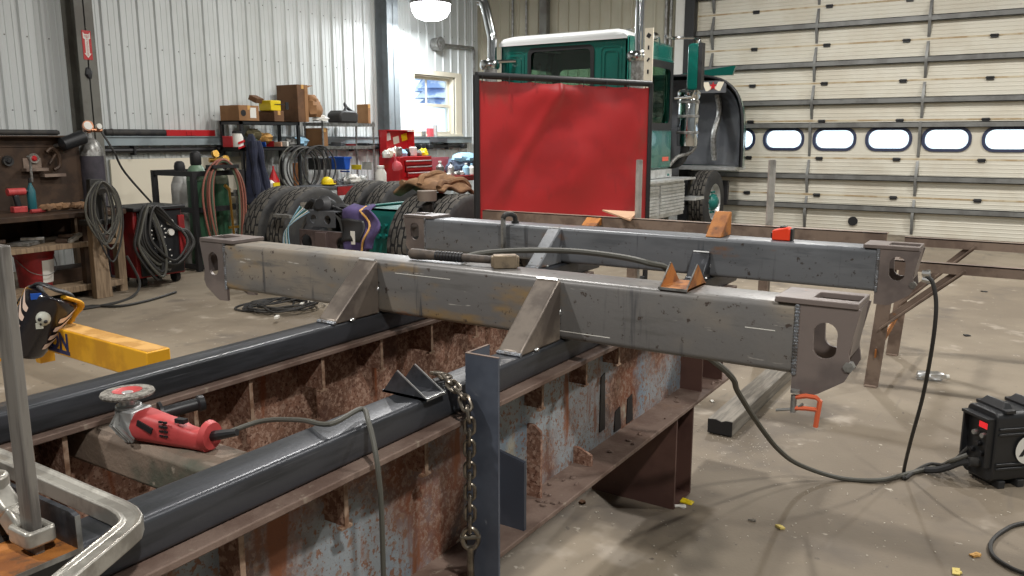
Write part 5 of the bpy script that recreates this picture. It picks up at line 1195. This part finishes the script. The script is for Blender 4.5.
for k in range(11):
    o_ = RN.uniform(-.05, .05); w = RN.uniform(.8, 1.05); dz = RN.uniform(.66, .86)*zb
    ym, yr = y0+.10+o_, y0+.1+(y1-y0)*.95*w
    pts = [(mx+.02+.006*k, ym+.06, zb+.02), (mx+.05+.006*k, ym-.05, zb-.25), (mx+.07+.006*k, ym+.02, zb-.45*dz/.6), (mx+.08+.006*k, (ym+yr)/2, zb-dz), (mx+.07+.005*k, yr-.02, zb-dz*.7), (mx+.06, yr-.05, zb-dz*.45), (mx+.05, (ym+yr)/2+.1, zb-dz*.2-.1)] if k % 3 == 0 else [(mx+.02+.006*k, ym+.02, zb+.02), (mx+.05+.006*k, ym-.09, zb-.2), (mx+.06+.006*k, ym-.13, zb-dz*.6), (mx+.08+.006*k, ym+.08, zb-dz*1.05), (mx+.07+.005*k, ym+.16, zb-dz*.7), (mx+.05, ym+.10, zb-.1)]
    for p in range(len(pts)): pts[p] = (pts[p][0], pts[p][1], max(.03, pts[p][2]))
    MB().tube(spline(pts, 7, True), .014, 6, closed=True).build('loop', (m_cord, m_cable, m_rubber)[k % 3], t)
# cylinders: white propane, two greens in a rack, with hoses
def cyl_tank(nm, lab, px, X, pytop, rr, m, msh, capm, cap=True):
    c = atX(px, 180, X); c = V((c.x, c.y, 0)); zt = atX(px, pytop, X).z
    t = thing(nm, lab, 'gas cylinder', c)
    MB().lathe([(rr*.95, 0.005), (rr, .03), (rr, zt-.28)], c, 24).build('body', m, t)
    MB().lathe([(rr+.001, zt-.285), (rr*.97, zt-.22), (rr*.7, zt-.13), (.05, zt-.1)], c, 24).build('shoulder', msh, t)
    if cap: MB().lathe([(.055, zt-.11), (.065, zt-.09), (.065, zt+.0), (.055, zt+.04), (.03, zt+.06)], c, 16).build('valve_cap', capm, t)
    else: MB().cyl(c+V((0, 0, zt-.1)), c+V((0, 0, zt+.03)), .02, n=10).cyl(c+V((-.03, -.1, zt)), c+V((.03, .1, zt)), .03, n=10).cyl(c+V((.02, .08, zt)), c+V((.06, .08, zt+.01)), .05, n=14).cyl(c+V((.02, -.06, zt+.07)), c+V((.06, -.06, zt+.08)), .045, n=14).build('regulator', m_brass, t)
    return t, c, zt
_, c1, z1 = cyl_tank('gas_cylinder', 'green gas cylinder with black valve cap in the dark rack', 197, -8.35, 156, .12, m_green, m_lgreen, m_black)
_, c2, z2 = cyl_tank('gas_cylinder', 'dark green gas cylinder with brass regulators behind the hoses', 219, -8.45, 160, .115, m_green, M('olive shoulder', (86, 92, 72), .5), m_black, False)
_, c3, z3 = cyl_tank('gas_cylinder', 'white gas cylinder with black cap behind the rack', 180.5, -8.75, 166, .115, m_cylw, m_cylw, m_black)
t = thing('cylinder_rack', 'dark steel rack holding the gas cylinders', 'rack', ((c1.x+c3.x)/2, c1.y, 0))
ya, yb = atX(166, 200, -8.7).y, atX(243, 200, -8.2).y
for z in (1.14, .72, .05): MB().box(-8.2, -8.17, ya, yb, z-.03, z+.03).box(-8.95, -8.92, ya, yb, z-.03, z+.03).box(-8.95, -8.17, ya-.0, ya+.03, z-.03, z+.03).box(-8.95, -8.17, yb-.03, yb, z-.03, z+.03).build('rail', m_black, t)
for y in (ya+.02, yb-.02): [MB().box(xx, xx+.05, y-.03, y+.03, 0, 1.17).build('post', m_black, t) for xx in (-8.21, -8.95)]
t = thing('torch_hose', 'red and green torch hoses looped over the rack in front of the green cylinders', 'hose', (-8.1, atX(222, 230, -8.1).y, .2))
yh = atX(224, 200, -8.1).y
m_hr, m_hg = M('dusty red hose', (138, 84, 70), .7), M('dusty green hose', (84, 98, 78), .7)
for k in range(10):
    w = .24+RN.uniform(-.05, .06); hgt = 1.0+RN.uniform(-.05, .15); o_ = RN.uniform(-.03, .03)
    pts = [(-8.12+.007*k, yh+o_, 1.27+RN.uniform(-.02, .05)), (-8.1+.006*k, yh-w*.8+o_, 1.12), (-8.09+.006*k, yh-w+o_, .75), (-8.09+.006*k, yh-w*.55, 1.25-hgt), (-8.09+.006*k, yh+w*.55, 1.25-hgt), (-8.09+.006*k, yh+w+o_, .75), (-8.1+.006*k, yh+w*.8+o_, 1.12)]
    MB().tube(spline(pts, 6, True), .012, 6, closed=True).build('loop', m_hr if k % 2 else m_hg, t)
MB().box(-8.16, -8.02, yh-.18, yh+.18, 1.2, 1.24).build('saddle', m_black, t)
MB().cyl((-8.03, yh+.06, .32), (-8.03, yh+.03, .95), .014, n=8).obox((-8.03, yh+.06, .5), (.02, .14, .03)).cyl((-8.03, yh+.03, .95), (-8.0, yh-.05, 1.0), .02, n=8).build('cutting_torch', m_brass, t)
t = thing('wrench', 'steel combination wrench hanging on the rack by the hoses', 'wrench', (-8.1, yh+.2, .5))
MB().bar((-8.12, yh+.2, .45), (-8.12, yh+.2, .85), .012, .03, (1, 0, 0)).obox((-8.12, yh+.2, .9), (.016, .07, .07)).obox((-8.12, yh+.2, .42), (.016, .06, .06), 0, .78).build('body', m_galv, t)
# long bars hung on the girt
for px0, px1, m, nm, lab, rr in ((107, 168, m_rubber, 'black_sleeve', 'long black padded bar resting on the wall girt', .036), (168.5, 217, m_red, 'red_bar', 'red bar resting on the wall girt end to end with the black one', .036)):
    y0, y1, za, zb = spot(px0, px1, 128, 136, XW+.16)
    b = MB()
    if m is m_red: b.box(XW+.05, XW+.12, y0, y1, gz1+.002, gz1+.085).box(XW+.12, XW+.13, y0+.3, y0+.36, gz1+.01, gz1+.07).box(XW+.12, XW+.13, y1-.4, y1-.34, gz1+.01, gz1+.07)
    else: b.tube([(XW+.085, y0, gz1+.045), (XW+.085, y0+.015, gz1+.045), (XW+.085, y1, gz1+.045)], [.025, .043, .043], 14).cyl((XW+.085, y0+.1, gz1+.045), (XW+.085, y0+.12, gz1+.045), .048, n=14)
    tag(b.build(nm, m, None, bevel=.003), lab, 'bar')
# ------------------------------------------------------------------ shelf units with their load
SXF = -9.35
def shelf_unit(nm, lab, px0, px1, m, zs, dp, wire):
    y0, y1 = atX(px0, 130, SXF-dp).y, atX(px1, 130, SXF).y
    t = thing(nm, lab, 'shelf unit', (SXF-dp/2, (y0+y1)/2, 0))
    for y in (y0+.02, y1-.02):
        for x in (SXF-.02, SXF-dp+.02): (MB().cyl((x, y, 0), (x, y, zs[-1]+.03), .016, n=10) if wire else MB().box(x-.02, x+.02, y-.02, y+.02, 0, zs[-1])).build('post', m, t)
    for z in zs:
        b = MB().box(SXF-.012, SXF, y0, y1, z-.05, z).box(SXF-dp, SXF-dp+.012, y0, y1, z-.05, z).box(SXF-dp, SXF, y0, y0+.012, z-.05, z).box(SXF-dp, SXF, y1-.012, y1, z-.05, z)
        if wire:
            k = y0+.03
            while k < y1: b.cyl((SXF-dp, k, z-.004), (SXF, k, z-.004), .004, n=5); k += .045
        else: b.box(SXF-dp, SXF, y0, y1, z-.012, z)
        b.build('shelf', m, t)
    return y0, y1
ZT1 = atX(260, 121, SXF).z; ZM1 = atX(260, 147, SXF).z; ZL1 = .78
shelf_unit('shelf_unit', 'dark steel shelf unit loaded with cardboard boxes', 220, 300, m_blackp, [.12, ZL1, ZM1, ZT1], .45, False)
shelf_unit('shelf_unit', 'chrome wire shelf unit with black bag on top', 303, 375, m_galv, [.12, ZL1, ZM1, ZT1], .43, True)
XS = SXF-.05
def carton(lab, px0, px1, py0, py1, X, dp, m, z0, flap=None, stick=False):
    y0, y1, za, zb = spot(px0, px1, py0, py1, X, dp); za = z0
    t = thing('cardboard_box', lab, 'box', (X-dp/2, (y0+y1)/2, za))
    MB().box(X-dp, X, y0, y1, za, zb).build('carton', m, t, bevel=.004)
    MB().box(X-dp-.002, X+.002, (y0+y1)/2-.025, (y0+y1)/2+.025, zb-.06, zb+.0015).build('tape', m_dusty, t)
    if stick: MB().box(X, X+.002, y0+(y1-y0)*.55, y0+(y1-y0)*.85, za+.04, zb-.03).build('label', m_paper, t); MB().lathe([(.005, 0), (.045, 0), (.045, .002), (.005, .002)], (X, y0+(y1-y0)*.22, (za+zb)/2), 16, (1, 0, 0)).build('mark', m_black, t)
    if flap: MB().obox((X-dp*.5, y1+.05, zb-.02), (dp, .12, .006), 0, flap).box(X, X+.004, y1-(y1-y0)*.32, y1, za, zb).build('flap', m_card, t)
    return t
carton('low brown cardboard box with pale label on the dark shelf unit', 220, 259, 105, 120, XS, .4, m_card, ZT1+.001, None, True)
carton('large dark cardboard box, tallest on the top shelf', 277, 308, 84, 120, XS, .45, m_cardd, ZT1+.001, .3)
carton('brown cardboard box on the middle wire shelf', 306, 328, 128, 148, XS, .35, m_card, ZM1+.001)
carton('upright brown cardboard box on the wire shelf end beyond the black bag', 359.5, 368, 104, 121, XS-.1, .25, m_card, ZT1+.001)
carton('torn cardboard carton under the yellow tool case', 258, 284, 110.5, 120, XS, .35, m_cardd, ZT1+.001)
y0, y1, za, zb = spot(257, 281, 100, 111, XS-.02, .26)
t = thing('tool_case', 'yellow plastic tool case on the torn carton', 'case', (XS-.15, (y0+y1)/2, za))
MB().box(XS-.28, XS-.02, y0+.03, y1, atX(270, 110.5, XS).z+.0, zb).build('body', m_yel, t, bevel=.01); MB().box(XS-.02, XS-.01, y0+.3, y0+.36, za+.03, zb-.02).box(XS-.02, XS-.012, y0+.1, y0+.28, zb-.06, zb-.05).build('latch', m_black, t)
y0, y1, za, zb = spot(253, 264, 97, 106, XS-.1, .2)
t = thing('cardboard_scrap', 'torn grey cardboard piece on the box behind the yellow case', 'cardboard', (XS-.2, y0, za))
MB().obox((XS-.25, (y0+y1)/2, (za+zb)/2+.04), (.14, .16, .07), .2, 0, .4).build('piece', m_cardd, t)
t = thing('paper_sack', 'crumpled brown paper sack beside the large dark box', 'sack', (XS-.15, atX(312, 120, XS).y, ZT1))
q = atX(312.5, 120, XS-.12); MB().blob((q.x, q.y, ZT1+.19), (.16, .17, .2), 20, .12, 3, 4, 0, True).blob((q.x, q.y-.02, ZT1+.34), (.11, .12, .08), 14, .2, 3, 9).build('sack', m_card, t)
q = atX(321, 121, XS-.05); MB().blob((q.x, q.y, ZT1+.05), (.1, .14, .055), 14, .25, 3, 5, 0, True).build('plastic_wrap', m_paper, t)
# black bag
y0, y1, za, zb = spot(327, 358, 103, 121, XS-.05, .3); yc = (y0+y1)/2
t = thing('tool_bag', 'black tool bag with raised handle on the wire shelf', 'bag', (XS-.2, yc, ZT1))
MB().prism([(y0, ZT1+.003), (y1, ZT1+.003), (y1+.02, ZT1+.16), (y1-.06, ZT1+.2), (y0+.06, ZT1+.2), (y0-.02, ZT1+.14)], 'yz', XS-.35, XS-.05).build('body', m_cord, t, bevel=.03)
MB().tube(spline([(XS-.08, y0+.1, ZT1+.17), (XS-.12, y0+.2, ZT1+.26), (XS-.15, yc, ZT1+.31), (XS-.12, y1-.2, ZT1+.26), (XS-.08, y1-.08, ZT1+.17)], 6), .024, 8).build('handle', m_black, t)
# middle shelf contents
t = boxthing('gas_can', 'red can beside white canister at the dark shelf end', 'can', 223.5, 232, 136, 147, XS, .2, m_red, z0=ZM1+.001)
t = bottle('canister', 'white canister with red print and black lid on the dark shelf', 'canister', 238, 131, 147, 6, XS, m_paper, m_black, ZM1+.001, neck=.8)
q = atX(238, 142, XS+.0); MB().obox(V((XS+.085, q.y-.01, q.z)), (.004, .12, .03), 0, .3).obox(V((XS+.085, q.y-.01, q.z-.07)), (.004, .12, .025), 0, .3).build('print', m_red, t)
for i, (a, c, h, m, nm, lab) in enumerate([(258, 266, 142, m_blueb, 'parts_bin', 'small blue parts bin on the dark shelf'), (266.5, 274, 141, m_red, 'parts_bin', 'small red parts bin beside the blue bin'), (275, 281, 142, M('peach box', (206, 160, 132), .7), 'small_box', 'small peach coloured box on the dark shelf'), (281.5, 287, 141.5, m_paper, 'small_box', 'small white box on the dark shelf'),
        (250, 257, 139, m_lgreen, 'spool', 'pale green spool on the dark shelf behind the coat')]):
    boxthing(nm, lab, 'box', a, c, h, 147, XS, .16, m, z0=ZM1+.001)
for i, (px, py, m, lab) in enumerate([(264, 138, m_dusty, 'orange tan rag heap on the blue parts bin'), (254, 134, M('olive rag', (104, 96, 70), .9), 'olive rag heap above the green spool'), (292, 143, m_galv, 'grey pipe fitting heap on the dark shelf end'), (299, 142, m_lblue, 'pale fitting on the dark shelf end')]):
    q = atX(px, py, XS-.12); tag(MB().blob(q, (.1, .13, .07), 14, .35, 4, i*3).build('rag_heap' if i < 2 else 'pipe_fitting', m), lab, 'rag' if i < 2 else 'fitting')
# coat on the post
y0, y1 = atX(245, 160, SXF+.1).y, atX(267, 160, SXF+.1).y; zt, zb = atX(253, 134, SXF+.1).z, atX(260, 204, SXF+.1).z
t = thing('coat', 'navy work coat hanging on the dark shelf unit', 'coat', (SXF+.1, (y0+y1)/2, zb))
def fcoat(u, v):
    w = (.12+.88*v**.6)*.52; y = (y0+y1)/2-.04+(u-.5)*(y1-y0)*1.15*(w/.52)+.09*v
    return V((SXF+.06+.07*math.sin(u*14)*v*.5+.10*math.sin(PI*u)*(.3+.7*v), y, zt+(zb-zt)*v))
MB().grid(fcoat, 26, 22).build('body', m_cloth, t, thick=.02, sharp=80)
def fsl(k, o_): v = k/10; p = fcoat(.25+o_, .1+.75*v); return p+V((.07, -.02, 0))
for o_ in (0, .5): MB().tube([fsl(k, o_) for k in range(11)], [.05+.012*math.sin(k) for k in range(11)], 10).build('sleeve', m_cloth, t)
# lower level: hose coils, blue bin, funnel and bits
t = thing('hose_coil', 'black hose coils hanging on the shelf post', 'hose', (SXF+.05, atX(297, 170, SXF).y, .5))
yh = atX(296, 170, SXF+.05).y
for k in range(8):
    w = .33+RN.uniform(-.08, .08); o_ = RN.uniform(-.08, .08)+.05*k
    pts = [(SXF+.05+.01*k, yh+o_+w*math.sin(a), 1.1+RN.uniform(-.02, .02)+.32*math.cos(a)) for a in [2*PI*i/10 for i in range(10)]]
    MB().tube(spline(pts, 5, True), .011, 6, closed=True).build('loop', m_rubber if k % 4 else m_cable, t)
t = boxthing('plywood_board', 'orange brown board standing behind the black hose coils', 'board', 293, 301.5, 163, 190, SXF-.1, .04, M('orange plywood', (176, 118, 76), .75), z0=ZL1+.001)
y0, y1, za, zb = spot(335, 351, 157, 170, XS+.05, .2)
t = thing('parts_bin', 'bright blue plastic bin on the wire shelf', 'bin', (XS-.1, (y0+y1)/2, za))
MB().prism([(y0+.03, za), (y1-.03, za), (y1, zb), (y0, zb)], 'yz', XS-.3, XS+.05).build('bin', m_blueb, t, bevel=.01); MB().box(XS+.04, XS+.06, y0-.01, y1+.01, zb-.03, zb).build('rim', m_blueb, t)
boxthing('parts_bin', 'small blue bin below the wire shelf beside grey castings', 'bin', 341, 349, 171, 172.5, XS, .2, m_blueb)
t = bottle('oil_jug', 'white jug with yellow label beside the navy coat', 'jug', 271, 178, 191, 4.5, SXF+.1, m_paper, m_red)
q = atX(273, 186, SXF+.12); MB().box(SXF+.19, SXF+.2, q.y-.06, q.y+.06, q.z-.03, q.z+.05).build('label', m_yel, t)
t = bottle('funnel', 'red cone shaped funnel behind the white jug', 'funnel', 274, 166, 183, 6, SXF-.02, m_red, m_red, None, True, .15)
bottle('bottle', 'teal bottle behind the navy coat edge', 'bottle', 265.5, 168, 186, 2.5, SXF-.05, M('teal bottle', (70, 150, 160), .4), m_black)
# low bench behind the tyres
LBX = -8.78; y0, y1 = atX(296, 186, LBX).y, atX(372, 186, LBX).y; LBZ = atX(330, 186, LBX).z
t = thing('side_table', 'low dark table with red edge behind the truck tyres', 'table', (LBX-.3, (y0+y1)/2, 0))
MB().box(LBX-.48, LBX, y0, y1, LBZ-.04, LBZ).build('table_top', m_hoodin, t, bevel=.004); MB().box(LBX, LBX+.02, atX(337, 190, LBX).y, y1, LBZ-.15, LBZ-.02).build('red_edge', m_dred, t)
for y in (y0+.05, y1-.05):
    for xx in (LBX-.08, LBX-.46): MB().box(xx, xx+.06, y-.03, y+.03, 0, LBZ-.04).build('leg', m_black, t)
for i, (px, r, m, nm, lab, kd) in enumerate([(327.5, .085, m_yel, 'yellow_cap', 'bright yellow hard hat on the low dark table', 'hat'), (339, .06, m_hoodin, 'casting', 'dark grey casting beside the yellow hat', 'casting'), (346, .075, m_galv, 'casting', 'grey metal casting on the low table', 'casting'), (354, .09, m_paper, 'plastic_jug', 'white crumpled plastic jug lying on the low table', 'jug'), (362, .08, m_cylw, 'casting', 'pale casting on the low table by the white bottle', 'casting'), (333, .05, m_cardd, 'rag_heap', 'small brown rag on the low table', 'rag')]):
    q = atX(px, 186, LBX-.12); t = thing(nm, lab, kd, (q.x, q.y, LBZ))
    MB().blob((q.x, q.y, LBZ+r*.6), (r, r*1.15, r*.95), 18, .03 if i == 0 else .22, 3, i, 0, True).build('body', m, t)
    if i == 0: MB().lathe([(r*.9, .0), (r*1.3, .002), (r*1.3, .012), (r*.9, .014)], (q.x+.02, q.y, LBZ+.02), 20).build('brim', m, t)
    else: MB().obox((q.x+.02, q.y+.05, LBZ+r*1.2), (r*.6, r*.7, r*.5), .4*i).build('cap', m_blackp if i % 2 else m, t, bevel=.01)
t = bottle('plastic_bottle', 'tall white squeeze bottle at the low table end', 'bottle', 381, 165.5, 184, 5, LBX-.1, m_paper, m_paper, None, False, .6)
for i, (px0, px1, py0, py1, m, nm, lab) in enumerate([(331, 345, 142, 147.5, m_hoodin, 'tool_box', 'dark grey tool box on the middle wire shelf'), (346, 356, 144, 147.5, m_dred, 'pouch', 'dull red pouch on the middle wire shelf'), (357, 370, 143, 147.5, m_blackp, 'tool_box', 'black flat tool case on the middle wire shelf end'), (352, 361, 165, 170, m_yel, 'sanding_block', 'yellow topped block beside the blue bin'), (362, 372, 162, 170, m_cylw, 'casting', 'pale grey casting on the lower wire shelf end'), (308, 332, 158, 170, m_blackp, 'tool_box', 'black tool box under the hose coils')]):
    boxthing(nm, lab, 'box', px0, px1, py0, py1, XS, .22, m, bevel=.01, z0=(ZM1+.001 if py1 < 150 else None))
# red tool chest with lid, drawers and clutter
TX = -8.9
y0, y1, za, zb = spot(384, 432, 157, 196, TX, .35)
t = thing('tool_chest', 'red open tool chest with drawers pulled out below the window', 'tool chest', (TX-.2, (y0+y1)/2, 0))
yl0, yl1 = atX(381, 140, TX-.42).y, atX(409, 140, TX-.42).y; zl1 = atX(395, 130, TX-.42).z; zc = atX(400, 157, TX).z
MB().box(TX-.45, TX, y0, y1, .35, zc).build('carcass', m_red, t, bevel=.006)
MB().box(TX-.47, TX-.45, yl0, yl1, zc-.05, zl1).box(TX-.47, TX-.3, yl0, yl0+.012, zc-.05, zl1-.02).box(TX-.47, TX-.3, yl1-.012, yl1, zc-.05, zl1-.02).box(TX-.47, TX-.3, yl0, yl1, zl1-.012, zl1).build('lid', m_red, t)
for k in range(3): MB().obox((TX-.448, yl0+.2+.22*k, zl1-.12-.05*(k % 2)), (.004, .15, .12), 0, .2).build('sticker', (m_paper, m_cream, m_yel)[k], t)
yd0 = atX(404, 160, TX).y
for k in range(5):
    z = zc-.06-.1*k; out = (.02, .03, .06, .18, .3)[k]
    dr = MB().box(TX-.1, TX+out, yd0, y1-.02, z-.075, z-.07).box(TX+out-.012, TX+out, yd0, y1-.02, z-.08, z).box(TX-.1, TX+out, yd0, yd0+.01, z-.08, z).box(TX-.1, TX+out, y1-.03, y1-.02, z-.08, z).build('drawer', m_red, t)
    MB().cyl((TX+out+.006, yd0+.03, z-.012), (TX+out+.006, y1-.05, z-.012), .01, n=8).build('pull', m_alu, dr)
kinds = [(386, m_paper, 'paper'), (390, m_cream, 'rag'), (394, m_paper, 'towel'), (399, m_galv, 'spray'), (403, m_lblue, 'rag'), (408, m_blackp, 'tool'), (413, m_paper, 'box'), (418, m_galv, 'tool'), (423, m_yel, 'glove')]
for i, (px, m, k) in enumerate(kinds):
    q = atX(px, 156, TX-.18-.04*(i % 3)); r = .055+.012*(i % 3)
    nm, lab = (('paper_wad', 'crumpled white paper under the raised tool chest lid, nearest its hinge end'), ('rag', 'cream rag heap in the open tool chest'), ('towel', 'white towel heap in the middle of the open tool chest'), ('spray_can', 'grey spray can in the open tool chest'), ('rag', 'pale blue rag in the open tool chest'), ('power_tool', 'black power tool in the open tool chest'), ('small_box', 'small white box in the open tool chest'), ('hand_tool', 'grey hand tool on the tool chest end'), ('work_glove', 'yellow work glove on the tool chest end'))[i]
    if k in ('spray', 'box'): tag(MB().obox((q.x, q.y, zc+.08), (.1, .12, .16), .3*i).build(nm, m, None, bevel=.02), lab, k)
    else: tag(MB().blob((q.x, q.y, zc+r*.56), (r, r*1.3, r*(1.4 if i < 3 else 1)), 14, .3, 4, i*2, 0, True).build(nm, m), lab, k)
q = atX(397, 166, TX+.1); t = thing('funnel', 'pink funnel hanging on the red tool chest', 'funnel', q)
MB().lathe([(.075, -.06), (.085, -.02), (.07, .04), (.02, .09), (.012, .2)], q, 18, (0, -.35, 1)).build('cone', m_pink, t)
# long red bench at the window and its clutter
WX = -8.75; ya, yb = y1+.06, atX(478, 178, WX).y+1.2; WZ = atX(455, 176, WX).z
t = thing('red_bench', 'red bench top below the window beside the tool chest', 'bench', (WX-.3, (ya+yb)/2, 0))
MB().box(WX-.6, WX, ya, yb, WZ-.1, WZ).build('bench_top', m_dred, t, bevel=.01)
for y in (ya+.06, yb-.06):
    for xx in (WX-.08, WX-.58): MB().box(xx, xx+.06, y-.03, y+.03, 0, WZ-.1).build('leg', m_dred, t)
MB().box(WX-.66, WX-.62, ya+.02, atX(450, 160, WX-.6).y, WZ-.1, atX(445, 157, WX-.6).z).build('back_board', M('faded red board', (176, 90, 96), .6), t)
for i, (px, h0, w, m, cm, nm, lab) in enumerate([(440, 161, 3.4, m_galv, m_paper, 'spray_can', 'grey spray can on the red bench beside the tool chest'), (451, 162, 2.6, m_alu, m_black, 'spray_can', 'silver spray can in the middle of the red bench'), (466, 163, 2.8, m_lblue, m_paper, 'spray_bottle', 'pale blue spray bottle on the red bench'), (471.5, 163.5, 2.4, m_paper, m_lblue, 'spray_bottle', 'white spray bottle at the red bench end')]):
    bottle(nm, lab, 'bottle', px, h0, 173, w, WX-.1, m, cm, WZ+.001)
q = atX(463, 170, WX-.38); t = thing('cloth_heap', 'light blue cloth heaped on dark rags on the red bench', 'cloth', (q.x, q.y, WZ))
MB().blob((q.x, q.y, WZ+.13), (.25, .42, .22), 22, .15, 3, 2, 0, True).build('rags', M('dark rags', (84, 98, 116), .9, 0, (60, 68, 84), s=8), t)
MB().blob((q.x+.03, q.y+.02, WZ+.29), (.22, .36, .11), 22, .12, 3, 7, .2).build('cloth', m_lblue, t)
tag(MB().obox((WX-.2, atX(444, 174, WX-.2).y, WZ+.02), (.28, .5, .035), .1).build('paper_stack', m_paper, None, bevel=.004), 'white paper stack on the red bench', 'paper')
for i, px in enumerate((452, 457, 461)):
    q = atX(px, 174, WX-.12); tag(MB().blob((q.x, q.y, WZ+.035), (.06, .08, .045), 12, .3, 3, i, 0, True).build('rag', (m_paper, m_galv, m_white)[i]), ('white rag on the red bench nearest the paper stack', 'grey rag in the middle of the red bench', 'off white rag beside the blue spray bottle')[i], 'rag')
# things on the girt under the window
for i, (px, py0, py1, m, nm, lab, w) in enumerate([(429, 131, 136, m_galv, 'small_can', 'small grey can on the girt below the window', 4), (430.5, 130.5, 137, m_pink, 'small_box', 'small red and white box on the girt below the window', 2.5), (435.3, 127, 137, m_cylw, 'caulk_tube', 'upright white tube on the girt below the window', 1.5)]):
    x = XW+.085; q = atX(px, 136, x); h = .1+.06*i; b = MB()
    r = .04 if i != 1 else .05
    (b.box(x-.04, x+.04, q.y-.07, q.y+.05, gz1+.001, gz1+h) if i == 1 else b.cyl((x, q.y+(-.16 if i == 0 else .0), gz1+.001), (x, q.y+(-.16 if i == 0 else 0), gz1+h), r, n=12)); tag(b.build(nm, m), lab, 'container')
q = atX(439, 140, XW+.15); tag(MB().box(XW+.131, XW+.15, q.y-.27, q.y+.27, gz0+.02, gz0+.09).build('wall_plate', m_hoodin), 'dark plate fixed on the girt below the window', 'plate')
for i, px in enumerate((423, 431, 465)): q = atX(px, 147, XW+.2); tag(MB().obox((XW+.17, q.y, 1.39), (.09, .14, .1)).build('hook_block', m_blackp, None, bevel=.02), ('black block on the air pipe nearest the tool chest', 'black block on the air pipe below the window', 'black block on the air pipe above the blue cloth')[i], 'block')
# ------------------------------------------------------------------ camera, lamps, daylight
cam = bpy.data.cameras.new('camera'); cam.sensor_width = 36; cam.lens = FPX/1024*36; cam.clip_start = .02
co = bpy.data.objects.new('camera', cam); COL.objects.link(co); co.location = CAM
co.rotation_euler = (PI/2-PITCH, 0, YAW); bpy.context.scene.camera = co
def lamp(n, loc, power, size=.32, col=(1, .97, .93)):
    l = bpy.data.lights.new(n, 'AREA'); l.shape = 'DISK'; l.size = size; l.energy = power; l.color = col
    o = bpy.data.objects.new(n, l); COL.objects.link(o); o.location = loc
for i, (x, y, p) in enumerate([(-4.2, -1.5, 240), (1.8, -.4, 260), (-3.6, 4.6, 230), (2.4, 5.0, 190), (-2.6, 10.2, 260), (2.6, 10.6, 300), (-6.8, 8.8, 150)]):
    lamp('high_bay_lamp', (x, y, 5.1), p)
lamp('high_bay_lamp', LAMP+V((0, 0, -.38)), 150, .5, (.93, .97, 1))
wd = bpy.data.worlds.new('sky'); bpy.context.scene.world = wd; wd.use_nodes = True
wd.node_tree.nodes['Background'].inputs[0].default_value = (.86, .93, 1, 1); wd.node_tree.nodes['Background'].inputs[1].default_value = 2.4
sc = bpy.context.scene
sc.view_settings.view_transform = 'Standard'; sc.view_settings.look = 'None'; sc.view_settings.gamma = 1; sc.view_settings.use_curve_mapping = False
sc.view_settings.exposure = -.06
sc.cycles.use_denoising = True; sc.cycles.max_bounces = 8; sc.cycles.sample_clamp_indirect = 4
